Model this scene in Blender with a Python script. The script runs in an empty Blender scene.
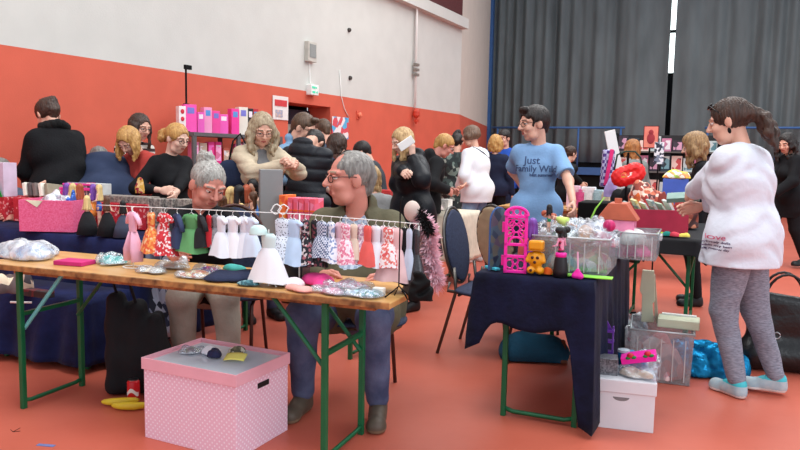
import bpy, math, random
import numpy as np
from mathutils import Vector, Matrix, Euler
from mathutils.bvhtree import BVHTree
random.seed(7)
R = math.radians
S = bpy.context.scene
COL = S.collection
# ------------------------------------------------------------------ camera
F = 700.0; CAMH = 1.35
cd = bpy.data.cameras.new('camera'); cam = bpy.data.objects.new('camera', cd); COL.objects.link(cam)
cd.sensor_width = 36; cd.lens = 36 * F / 800; cd.clip_start = .05; cd.clip_end = 200
PITCH = R(5.71); ROLL = R(1.1)
CM = Matrix.Translation((0, 0, CAMH)) @ Matrix.Rotation(math.pi/2 - PITCH, 4, 'X') @ Matrix.Rotation(ROLL, 4, 'Z')
cam.matrix_world = CM; S.camera = cam
# ------------------------------------------------------------------ world and light
w = bpy.data.worlds.new('world'); S.world = w; w.use_nodes = True
bg = w.node_tree.nodes['Background']; bg.inputs[0].default_value = (.82, .90, 1, 1); bg.inputs[1].default_value = .85
def area(name, loc, size, power, col=(1, .98, .95), rot=(0, 0, 0)):
    l = bpy.data.lights.new(name, 'AREA'); l.shape = 'RECTANGLE'; l.size = size[0]; l.size_y = size[1]
    l.energy = power; l.color = col
    o = bpy.data.objects.new(name, l); COL.objects.link(o); o.location = loc; o.rotation_euler = rot
    return o
# rows of hall ceiling lights, and a cool area light at right behind the camera
area('ceiling_lamp_row', (-1.5, 3.0, 6.2), (5, 3), 210, rot=(0, 0, R(-25)))
area('ceiling_lamp_row', (4.0, 6.5, 6.2), (5, 3), 250, rot=(0, 0, R(-25)))
area('ceiling_lamp_row', (1.5, 11, 6.4), (6, 3), 190, rot=(0, 0, R(-25)))
area('ceiling_lamp_row', (7.5, 15, 6.4), (6, 3), 150, rot=(0, 0, R(-25)))
area('cool_area_right', (5.5, -3.0, 3.6), (5, 3), 170, (.88, .94, 1), (R(62), 0, R(42)))
S.view_settings.view_transform = 'Standard'; S.view_settings.look = 'None'
S.view_settings.exposure = 0.38; S.view_settings.gamma = 1; S.view_settings.use_curve_mapping = False

# ------------------------------------------------------------------ picture -> place
def ray(px, py):
    d = Vector(((px - 400) / F, (225 - py) / F, -1)); return (CM.to_3x3() @ d)
def pz(px, py, z=0.0):
    "the point at height z seen at px,py"
    d = ray(px, py); t = (z - CAMH) / d.z; return Vector((d.x * t, d.y * t, z))
def pd(px, py, Y):
    "the point at distance Y seen at px,py"
    d = ray(px, py); t = Y / d.y; return Vector((d.x * t, Y, CAMH + d.z * t))
def proj(p):
    q = CM.inverted() @ Vector(p); return (400 + F * q.x / -q.z, 225 - F * q.y / -q.z)

# ------------------------------------------------------------------ materials
def lin(c):
    return tuple((v / 255 / 12.92 if v / 255 <= .04045 else ((v / 255 + .055) / 1.055) ** 2.4) for v in c) + (1,)
_M = {}
def M(name, c=(128, 128, 128), rough=.6, var=.12, scale=12, bump=.0, bscale=60, metal=0, stretch=(1, 1, 1),
      c2=None, kind='noise', emit=0, sheen=0, spec=.4, coat=0, thr=None, trans=0, detail=3, coord='Object'):
    if name in _M: return _M[name]
    m = bpy.data.materials.new(name); m.use_nodes = True; nt = m.node_tree; N = nt.nodes; L = nt.links
    b = N['Principled BSDF']; b.inputs['Roughness'].default_value = rough; b.inputs['Metallic'].default_value = metal
    b.inputs['Specular IOR Level'].default_value = spec
    if sheen: b.inputs['Sheen Weight'].default_value = sheen
    if coat: b.inputs['Coat Weight'].default_value = coat
    a = lin(c)
    if c2 is None: c2l = tuple(min(1, v * (1 + var)) for v in a[:3]) + (1,); a = tuple(v * (1 - var) for v in a[:3]) + (1,)
    else: c2l = lin(c2)
    tc = N.new('ShaderNodeTexCoord'); mp = N.new('ShaderNodeMapping'); mp.inputs['Scale'].default_value = stretch
    L.new(tc.outputs[coord], mp.inputs[0])
    fac = None
    if kind == 'noise':
        t = N.new('ShaderNodeTexNoise'); t.inputs['Scale'].default_value = scale; t.inputs['Detail'].default_value = detail; fac = t.outputs[0]
    elif kind == 'voronoi':
        t = N.new('ShaderNodeTexVoronoi'); t.inputs['Scale'].default_value = scale; fac = t.outputs['Distance']
    elif kind == 'cells':
        t = N.new('ShaderNodeTexVoronoi'); t.inputs['Scale'].default_value = scale; fac = t.outputs['Color']
    elif kind == 'wave':
        t = N.new('ShaderNodeTexWave'); t.inputs['Scale'].default_value = scale; t.inputs['Distortion'].default_value = 0; fac = t.outputs['Fac']; t.bands_direction = 'Z'
    elif kind == 'wavex':
        t = N.new('ShaderNodeTexWave'); t.inputs['Scale'].default_value = scale; t.inputs['Distortion'].default_value = 0; fac = t.outputs['Fac']; t.bands_direction = 'X'
    elif kind == 'checker':
        t = N.new('ShaderNodeTexChecker'); t.inputs['Scale'].default_value = scale; fac = t.outputs['Fac']
    L.new(mp.outputs[0], t.inputs[0])
    if kind == 'cells':
        sp = N.new('ShaderNodeSeparateColor'); L.new(fac, sp.inputs[0]); fac = sp.outputs[0]
    rp = N.new('ShaderNodeValToRGB'); L.new(fac, rp.inputs[0])
    if kind == 'noise' and thr is None: lo, hi = .3, .7
    elif thr is None: lo, hi = .0, 1.
    else: lo, hi = thr
    rp.color_ramp.elements[0].position = lo; rp.color_ramp.elements[1].position = hi
    rp.color_ramp.elements[0].color = a; rp.color_ramp.elements[1].color = c2l
    L.new(rp.outputs[0], b.inputs['Base Color'])
    if bump:
        t2 = N.new('ShaderNodeTexNoise'); t2.inputs['Scale'].default_value = bscale; t2.inputs['Detail'].default_value = 3
        L.new(mp.outputs[0], t2.inputs[0])
        bp = N.new('ShaderNodeBump'); bp.inputs['Strength'].default_value = bump; bp.inputs['Distance'].default_value = .01
        L.new(t2.outputs[0], bp.inputs['Height']); L.new(bp.outputs[0], b.inputs['Normal'])
    if emit: b.inputs['Emission Color'].default_value = lin(c); b.inputs['Emission Strength'].default_value = emit
    if trans: b.inputs['Transmission Weight'].default_value = trans
    _M[name] = m; return m
def MP(name, rough=.6, pal=((255, 0, 0), (0, 255, 0)), scale=30, stretch=(1, 1, 1), seed=0):
    "printed surface: cells in a small palette"
    if name in _M: return _M[name]
    m = bpy.data.materials.new(name); m.use_nodes = True; N = m.node_tree.nodes; L = m.node_tree.links
    b = N['Principled BSDF']; b.inputs['Roughness'].default_value = rough
    tc = N.new('ShaderNodeTexCoord'); mp = N.new('ShaderNodeMapping'); mp.inputs['Scale'].default_value = stretch; mp.inputs['Location'].default_value = (seed, seed * .7, seed * .3)
    t = N.new('ShaderNodeTexVoronoi'); t.inputs['Scale'].default_value = scale
    sp = N.new('ShaderNodeSeparateColor'); rp = N.new('ShaderNodeValToRGB'); rp.color_ramp.interpolation = 'CONSTANT'
    L.new(tc.outputs['Object'], mp.inputs[0]); L.new(mp.outputs[0], t.inputs[0]); L.new(t.outputs['Color'], sp.inputs[0]); L.new(sp.outputs[0], rp.inputs[0])
    e = rp.color_ramp.elements
    while len(e) < len(pal): e.new(.5)
    for i, c in enumerate(pal): e[i].position = i / len(pal); e[i].color = lin(c)
    L.new(rp.outputs[0], b.inputs['Base Color']); _M[name] = m; return m
def MC(name, tint=(235, 240, 245), see=.7, rough=.12, crumple=1.0, scale=25, diff=.5):
    "clear plastic film or sheet: see-through with glossy crumples"
    if name in _M: return _M[name]
    m = bpy.data.materials.new(name); m.use_nodes = True; N = m.node_tree.nodes; L = m.node_tree.links
    N.remove(N['Principled BSDF']); out = N['Material Output']
    tr = N.new('ShaderNodeBsdfTransparent'); tr.inputs[0].default_value = lin(tint)
    gl = N.new('ShaderNodeBsdfGlossy'); gl.inputs['Roughness'].default_value = rough; gl.inputs[0].default_value = lin(tint)
    df = N.new('ShaderNodeBsdfDiffuse'); df.inputs[0].default_value = lin(tint)
    mx0 = N.new('ShaderNodeMixShader'); mx0.inputs[0].default_value = diff
    L.new(gl.outputs[0], mx0.inputs[1]); L.new(df.outputs[0], mx0.inputs[2])
    mx = N.new('ShaderNodeMixShader'); L.new(tr.outputs[0], mx.inputs[1]); L.new(mx0.outputs[0], mx.inputs[2])
    nz = N.new('ShaderNodeTexNoise'); nz.inputs['Scale'].default_value = scale; nz.inputs['Detail'].default_value = 4
    tc = N.new('ShaderNodeTexCoord'); L.new(tc.outputs['Object'], nz.inputs[0])
    mr = N.new('ShaderNodeMapRange'); mr.inputs[1].default_value = .35; mr.inputs[2].default_value = .7
    mr.inputs[3].default_value = (1 - see) * (1 - .6 * crumple); mr.inputs[4].default_value = (1 - see) * (1 + .7 * crumple)
    L.new(nz.outputs[0], mr.inputs[0]); L.new(mr.outputs[0], mx.inputs[0])
    bp = N.new('ShaderNodeBump'); bp.inputs['Strength'].default_value = .9 * crumple; bp.inputs['Distance'].default_value = .02
    L.new(nz.outputs[0], bp.inputs['Height']); L.new(bp.outputs[0], gl.inputs['Normal'])
    L.new(mx.outputs[0], out.inputs[0]); _M[name] = m; return m

# ------------------------------------------------------------------ tags
def tag(o, label=None, cat=None, group=None, kind=None):
    if label: o['label'] = label
    if cat: o['category'] = cat
    if group: o['group'] = group
    if kind: o['kind'] = kind
    return o
def thing(name, label, cat, loc=(0, 0, 0), rz=0, group=None):
    o = bpy.data.objects.new(name, None); COL.objects.link(o); o.empty_display_size = .1
    o.location = loc; o.rotation_euler = (0, 0, rz)
    return tag(o, label, cat, group)
def copy_tree(o, loc=None, rz=None, label=None, parent=None):
    c = o.copy(); COL.objects.link(c)
    if parent is not None: c.parent = parent
    if loc is not None: c.location = loc
    if rz is not None: c.rotation_euler = (0, 0, rz)
    if label: c['label'] = label
    for ch in list(o.children): copy_tree(ch, parent=c)
    return c

# ------------------------------------------------------------------ mesh builder
class MB:
    def __init__(s, T=None): s.v = []; s.f = []; s.m = []; s.T = T or Matrix(); s.mi = 0
    def add(s, vs, fs, T=None):
        n = len(s.v); X = s.T @ T if T else s.T
        s.v += [tuple(X @ Vector(v)) for v in vs]; s.f += [tuple(i + n for i in f) for f in fs]; s.m += [s.mi] * len(fs); return s
    def box(s, c, size, rz=0, rot=None, taper=1.0):
        x, y, z = (k / 2 for k in size); t = taper
        vs = [(-x, -y, -z), (x, -y, -z), (x, y, -z), (-x, y, -z), (-x * t, -y * t, z), (x * t, -y * t, z), (x * t, y * t, z), (-x * t, y * t, z)]
        fs = [(0, 3, 2, 1), (4, 5, 6, 7), (0, 1, 5, 4), (1, 2, 6, 5), (2, 3, 7, 6), (3, 0, 4, 7)]
        T = Matrix.Translation(c) @ (Euler(rot).to_matrix().to_4x4() if rot else Matrix.Rotation(rz, 4, 'Z'))
        return s.add(vs, fs, T)
    def tube(s, pts, r, seg=8, cap=True, flat=None):
        pts = [Vector(p) for p in pts]; n = len(pts); rr = r if isinstance(r, (list, tuple)) else [r] * n
        vs = []; up = Vector((0, 0, 1)); prev = None
        for i, p in enumerate(pts):
            d = (pts[min(i + 1, n - 1)] - pts[max(i - 1, 0)]).normalized()
            if prev is None:
                a = up if abs(d.z) < .9 else Vector((1, 0, 0)); x = d.cross(a).normalized()
            else:
                x = (prev - d * prev.dot(d)).normalized()
            y = d.cross(x); prev = x; fl = flat if flat else 1
            for k in range(seg):
                t = 2 * math.pi * k / seg; vs.append(p + x * math.cos(t) * rr[i] + y * math.sin(t) * rr[i] * fl)
        fs = []
        for i in range(n - 1):
            for k in range(seg):
                a = i * seg + k; b = i * seg + (k + 1) % seg; fs.append((a, b, b + seg, a + seg))
        if cap: fs.append(tuple(range(seg - 1, -1, -1))); fs.append(tuple((n - 1) * seg + k for k in range(seg)))
        return s.add(vs, fs)
    def lathe(s, prof, c=(0, 0, 0), seg=20, T=None, sx=1, sy=1):
        vs = []; fs = []; n = len(prof)
        for r_, z in prof:
            for k in range(seg):
                t = 2 * math.pi * k / seg; vs.append((r_ * math.cos(t) * sx, r_ * math.sin(t) * sy, z))
        for i in range(n - 1):
            for k in range(seg):
                a = i * seg + k; b = i * seg + (k + 1) % seg; fs.append((a, b, b + seg, a + seg))
        fs.append(tuple(range(seg - 1, -1, -1))); fs.append(tuple((n - 1) * seg + k for k in range(seg)))
        return s.add(vs, fs, Matrix.Translation(c) @ (T or Matrix()))
    def ell(s, c, r, seg=12, rings=8, rot=None):
        if not isinstance(r, (tuple, list)): r = (r, r, r)
        vs = [(0, 0, -r[2])]; fs = []
        for i in range(1, rings):
            a = -math.pi / 2 + math.pi * i / rings
            for k in range(seg):
                t = 2 * math.pi * k / seg; vs.append((r[0] * math.cos(a) * math.cos(t), r[1] * math.cos(a) * math.sin(t), r[2] * math.sin(a)))
        vs.append((0, 0, r[2])); top = len(vs) - 1
        for k in range(seg):
            fs.append((0, 1 + (k + 1) % seg, 1 + k)); b = 1 + (rings - 2) * seg; fs.append((top, b + k, b + (k + 1) % seg))
        for i in range(rings - 2):
            for k in range(seg):
                a = 1 + i * seg + k; b = 1 + i * seg + (k + 1) % seg; fs.append((a, b, b + seg, a + seg))
        return s.add(vs, fs, Matrix.Translation(c) @ (Euler(rot).to_matrix().to_4x4() if rot else Matrix()))
    def prism(s, poly, y0, y1, T=None):
        "poly in x,z extruded along y"
        n = len(poly); vs = [(x, y0, z) for x, z in poly] + [(x, y1, z) for x, z in poly]
        fs = [tuple(range(n)), tuple(range(2 * n - 1, n - 1, -1))] + [((i + 1) % n, i, i + n, (i + 1) % n + n) for i in range(n)]
        return s.add(vs, fs, T)
    def grid(s, fn, nu, nv, T=None, wrap=False):
        vs = [fn(i / (nu if wrap else nu - 1), j / (nv - 1)) for j in range(nv) for i in range(nu)]
        fs = []
        for j in range(nv - 1):
            for i in range(nu if wrap else nu - 1):
                a = j * nu + i; b = j * nu + (i + 1) % nu; fs.append((a, b, b + nu, a + nu))
        return s.add(vs, fs, T)
    def build(s, name, mats, parent=None, smooth=False, bevel=0, solid=0, sub=0, loc=None, rz=None, autos=None):
        me = bpy.data.meshes.new(name); me.from_pydata(s.v, [], s.f)
        if not isinstance(mats, (list, tuple)): mats = [mats]
        for m in mats: me.materials.append(m)
        if any(s.m): me.polygons.foreach_set('material_index', s.m)
        if smooth: me.polygons.foreach_set('use_smooth', [True] * len(s.f))
        me.update(); o = bpy.data.objects.new(name, me); COL.objects.link(o)
        if parent is not None: o.parent = parent
        if loc is not None: o.location = loc
        if rz is not None: o.rotation_euler = (0, 0, rz)
        if solid: md = o.modifiers.new('solid', 'SOLIDIFY'); md.thickness = solid; md.offset = 0
        if bevel: md = o.modifiers.new('bevel', 'BEVEL'); md.width = bevel; md.segments = 2; md.limit_method = 'ANGLE'
        if sub: md = o.modifiers.new('sub', 'SUBSURF'); md.levels = sub; md.render_levels = sub
        return o
def struct(o): o['kind'] = 'structure'; return o

# ------------------------------------------------------------------ distance-field modelling
def V3(*a): return np.array(a, dtype=np.float64)
def rotm(ax, deg): return np.array(Matrix.Rotation(R(deg), 3, ax))
class Cone:
    "tapered capsule, optionally flattened along one direction"
    def __init__(s, a, b, ra, rb, flat=None, fl=1.0):
        s.a = np.array(a, float); s.b = np.array(b, float); s.ra = ra; s.rb = rb; s.flat = None if flat is None else np.array(flat, float) / np.linalg.norm(flat); s.fl = fl
    def infl(s, d): return Cone(s.a, s.b, s.ra + d, s.rb + d, s.flat, s.fl if s.flat is None else s.fl + (1 - s.fl) * min(1, max(0, d) / .12))
    def bb(s): m = max(s.ra, s.rb); return np.minimum(s.a, s.b) - m, np.maximum(s.a, s.b) + m
    def d(s, P):
        ab = s.b - s.a; q = P - s.a; n = s.flat
        if n is not None:
            k = 1 / s.fl - 1
            q = q + (q @ n)[..., None] * n * k; ab = ab + (ab @ n) * n * k
        t = np.clip((q @ ab) / max(ab @ ab, 1e-9), 0, 1)
        dd = np.sqrt(((q - t[..., None] * ab) ** 2).sum(-1)) - (s.ra + (s.rb - s.ra) * t)
        return dd * (s.fl ** .5 if n is not None else 1)
class Ell:
    def __init__(s, c, r, rot=None): s.c = np.array(c, float); s.r = np.array(r, float) * np.ones(3); s.rot = rot
    def infl(s, d): return Ell(s.c, s.r + d, s.rot)
    def bb(s): m = s.r.max() if s.rot is not None else s.r; return s.c - m, s.c + m
    def d(s, P):
        q = P - s.c
        if s.rot is not None: q = q @ s.rot
        k0 = np.sqrt(((q / s.r) ** 2).sum(-1)); k1 = np.sqrt(((q / s.r ** 2) ** 2).sum(-1))
        return k0 * (k0 - 1) / np.maximum(k1, 1e-6)
def xf(p, Rm, T, s=1.0):
    "prim in a local frame -> person frame"
    if isinstance(p, Cone): c = Cone(Rm @ p.a * s + T, Rm @ p.b * s + T, p.ra * s, p.rb * s, None if p.flat is None else Rm @ p.flat, p.fl)
    else: c = Ell(Rm @ p.c * s + T, p.r * s, Rm if p.rot is None else Rm @ p.rot)
    if hasattr(p, 'k'): c.k = p.k
    return c
def surf(prims, h, k=.02, cut=(), disp=None, clip=None, kc=.004):
    lo = np.min([p.bb()[0] for p in prims], 0) - 3 * h; hi = np.max([p.bb()[1] for p in prims], 0) + 3 * h
    if clip is not None: lo = np.maximum(lo, clip[0]); hi = np.minimum(hi, clip[1])
    n = np.ceil((hi - lo) / h).astype(int) + 1
    V = np.full(n, .2, dtype=np.float64)
    ax = [lo[i] + h * np.arange(n[i]) for i in range(3)]
    def sub(p, mrg):
        a, b = p.bb(); i0 = np.maximum(0, np.floor((a - mrg - lo) / h).astype(int)); i1 = np.minimum(n, np.ceil((b + mrg - lo) / h).astype(int) + 1)
        if (i1 <= i0).any(): return None, None
        sl = tuple(slice(i0[i], i1[i]) for i in range(3))
        P = np.stack(np.meshgrid(*[ax[i][sl[i]] for i in range(3)], indexing='ij'), -1); return sl, P
    for p in prims:
        kk = getattr(p, 'k', k); sl, P = sub(p, kk + 3 * h)
        if sl is None: continue
        d = p.d(P); v = V[sl]; hh = np.clip(.5 + .5 * (v - d) / kk, 0, 1); V[sl] = v * (1 - hh) + d * hh - kk * hh * (1 - hh)
    for p in cut:
        sl, P = sub(p, kc + 3 * h)
        if sl is None: continue
        d = -p.d(P); v = V[sl]; hh = np.clip(.5 - .5 * (v - d) / kc, 0, 1); V[sl] = v * (1 - hh) + d * hh + kc * hh * (1 - hh)
    if disp is not None:
        P = np.stack(np.meshgrid(*ax, indexing='ij'), -1); near = np.abs(V) < .06; V[near] += disp(P[near])
    V[0] = V[-1] = .1; V[:, 0] = V[:, -1] = .1; V[:, :, 0] = V[:, :, -1] = .1
    return nets(V, lo, h)
def nets(V, lo, h):
    ins = V < 0; c = ins.astype(np.int8)
    sm = sum(c[i:c.shape[0] - 1 + i, j:c.shape[1] - 1 + j, k:c.shape[2] - 1 + k] for i in (0, 1) for j in (0, 1) for k in (0, 1))
    act = (sm > 0) & (sm < 8); idx = np.argwhere(act); num = np.full(act.shape, -1, np.int64); num[act] = np.arange(len(idx))
    corners = [(i, j, k) for i in (0, 1) for j in (0, 1) for k in (0, 1)]
    val = {q: V[idx[:, 0] + q[0], idx[:, 1] + q[1], idx[:, 2] + q[2]] for q in corners}
    acc = np.zeros((len(idx), 3)); cnt = np.zeros(len(idx))
    for q in corners:
        for a in range(3):
            if q[a]: continue
            q2 = list(q); q2[a] = 1; q2 = tuple(q2); v0, v1 = val[q], val[q2]; cr = (v0 < 0) != (v1 < 0)
            t = np.where(cr, v0 / np.where(cr, v0 - v1, 1), 0); pos = np.array(q, float)[None].repeat(len(idx), 0); pos[:, a] += t
            acc[cr] += pos[cr]; cnt[cr] += 1
    vs = lo + h * (idx + acc / cnt[:, None])
    fs = []
    for a in range(3):
        b, d = (a + 1) % 3, (a + 2) % 3
        s0 = [slice(None)] * 3; s1 = [slice(None)] * 3; s0[a] = slice(0, -1); s1[a] = slice(1, None)
        x = ins[tuple(s0)]; y = ins[tuple(s1)]; e = np.argwhere(x != y); e = e[(e[:, b] > 0) & (e[:, d] > 0) & (e[:, b] < V.shape[b] - 1) & (e[:, d] < V.shape[d] - 1)]
        if not len(e): continue
        flip = x[tuple(e.T)]
        def at(ob, od): q = e.copy(); q[:, b] += ob; q[:, d] += od; return num[tuple(q.T)]
        Q = np.stack([at(-1, -1), at(0, -1), at(0, 0), at(-1, 0)], 1); Q[~flip] = Q[~flip][:, ::-1]; fs.append(Q)
    return vs, np.concatenate(fs) if fs else np.zeros((0, 4), int)
def mesh_obj(name, parts, mats, parent=None, matfn=None):
    vs = []; fs = []; o = 0
    for v, f in parts: vs.append(v); fs.append(f + o); o += len(v)
    vs = np.concatenate(vs); fs = np.concatenate(fs)
    me = bpy.data.meshes.new(name); me.vertices.add(len(vs)); me.vertices.foreach_set('co', vs.astype(np.float32).ravel())
    me.loops.add(len(fs) * 4); me.loops.foreach_set('vertex_index', fs.astype(np.int32).ravel())
    me.polygons.add(len(fs)); me.polygons.foreach_set('loop_start', (np.arange(len(fs)) * 4).astype(np.int32))
    if not isinstance(mats, (list, tuple)): mats = [mats]
    for m in mats: me.materials.append(m)
    if matfn is not None: me.polygons.foreach_set('material_index', matfn(vs[fs].mean(1)).astype(np.int32))
    me.polygons.foreach_set('use_smooth', np.ones(len(fs), bool)); me.update(calc_edges=True)
    ob = bpy.data.objects.new(name, me); COL.objects.link(ob)
    if parent is not None: ob.parent = parent
    return ob
def folds(amp, fr=30, seed=0, vert=1.0):
    def f(P):
        x, y, z = P[:, 0], P[:, 1], P[:, 2]; s = seed * 1.7
        w = np.sin(fr * .55 * (x * 1.1 + y * .8) + 2.5 * np.sin(fr * .31 * z + s) + s)
        u = np.sin(fr * z * vert + 3 * np.sin(fr * .33 * x + 2 * s) + 2.2 * np.sin(fr * .37 * y + s))
        return amp * (.6 * u * (0.5 + .5 * w) + .4 * w)
    return f
# ------------------------------------------------------------------ people
def nrm(v): v = np.array(v, float); return v / max(np.linalg.norm(v), 1e-9)
def ik(A, B, l1, l2, pole):
    d = B - A; L = np.linalg.norm(d); u = d / max(L, 1e-9)
    if L > (l1 + l2) * .995: L = (l1 + l2) * .995; B = A + u * L
    a = (l1 ** 2 - l2 ** 2 + L ** 2) / (2 * L); h = math.sqrt(max(l1 ** 2 - a ** 2, 0))
    p = np.array(pole, float); p = p - u * (p @ u); p = nrm(p)
    return A + u * a + p * h, B
def hand_prims(W, fd, pn, side, curl=.35, s=1.0, spread=.0):
    "W wrist, fd finger direction, pn palm normal, side +1 right -1 left; returns prims"
    fd = nrm(fd); pn = nrm(np.array(pn, float) - fd * (np.array(pn, float) @ fd)); tx = np.cross(fd, pn) * side
    # tx points to the thumb side
    B = np.stack([tx, fd, pn], 1); o = []
    def P(x, y, z): return W + B @ (np.array([x, y, z]) * s)
    o.append(Cone(P(-.012, .02, 0), P(-.014, .078, .002), .027 * s, .03 * s, pn, .5)); o.append(Cone(P(.012, .025, 0), P(.014, .078, 0), .025 * s, .027 * s, pn, .52))
    o.append(Cone(P(0, -.03, 0), P(0, .03, 0), .023 * s, .026 * s, pn, .72))
    for i, (x, L) in enumerate(((.031, .070), (.0105, .078), (-.0105, .073), (-.031, .057))):
        a = curl * (1.0 + .12 * i); p0 = P(x, .085, 0); ax = x * spread
        def dr(an): return np.array([ax, math.cos(an), math.sin(an)])
        p1 = p0 + B @ (dr(a * .9) * L * .5 * s); p2 = p1 + B @ (dr(a * 2.1) * L * .33 * s); p3 = p2 + B @ (dr(a * 2.9) * L * .25 * s)
        for q0, q1, r0, r1 in ((p0, p1, .0098, .009), (p1, p2, .009, .0082), (p2, p3, .0082, .0072)):
            c = Cone(q0, q1, r0 * s, r1 * s); c.k = .004; o.append(c)
    t0, t1, t2, t3 = P(.022, .025, .004), P(.043, .052, .016 + .02 * curl), P(.050 - .012 * curl, .080, .026 + .03 * curl), P(.048 - .03 * curl, .100, .034 + .04 * curl)
    for q0, q1, r0, r1 in ((t0, t1, .014, .0115), (t1, t2, .0115, .0105), (t2, t3, .0105, .0085)):
        c = Cone(q0, q1, r0 * s, r1 * s); c.k = .006; o.append(c)
    return o
def head_prims(fem=False, fat=0.0, nose=1.0):
    o = [Ell((0, -.012, .028), (.075, .094, .084)), Ell((0, .03, -.03), (.058 + fat * .01, .062, .08)), Ell((0, .058, -.088), (.024 + fat * .006, .022, .019)),
         Cone((-.03, .035, -.075), (.03, .035, -.075), .03 + fat * .008, .03 + fat * .008)]
    for s in (-1, 1):
        o.append(Ell((s * .034, .064, -.022), (.024, .024, .022)))
        e = Ell((s * .076, -.004, -.008), (.009, .02, .031), rotm('Z', s * 22)); e.k = .008; o.append(e)
        c = Cone((s * .016, .085, .034), (s * .05, .067, .031), .0085, .0085); c.k = .012; o.append(c)
    c = Cone((0, .088, .022), (0, .104 + .006 * nose, -.014), .0075, .0125 * (.9 if fem else 1.05)); c.k = .008; o.append(c)
    for s in (-1, 1): c = Ell((s * .012, .096, -.018), (.0085, .010, .008)); c.k = .006; o.append(c)
    for z, r in ((-.045, .0065), (-.056, .0075)): c = Cone((-.019, .084, z), (.019, .084, z), r, r); c.k = .005; o.append(c)
    return o
HEADCUT = [Ell((-.031, .094, .014), (.017, .016, .011)), Ell((.031, .094, .014), (.017, .016, .011)), Cone((-.02, .100, -.0505), (.02, .100, -.0505), .0075, .0075)]
SKIN = {}
def skin(name='skin_fair', c=(222, 172, 150)):
    return M(name, c, rough=.5, var=.06, scale=18, bump=.08, bscale=220, spec=.35)
def hairmat(name, c, c2=None):
    return M('hair_' + name, c, rough=.45, c2=c2, var=.3, scale=7, stretch=(9, 9, 1.1), bump=.55, bscale=14, spec=.4, detail=5)

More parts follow.
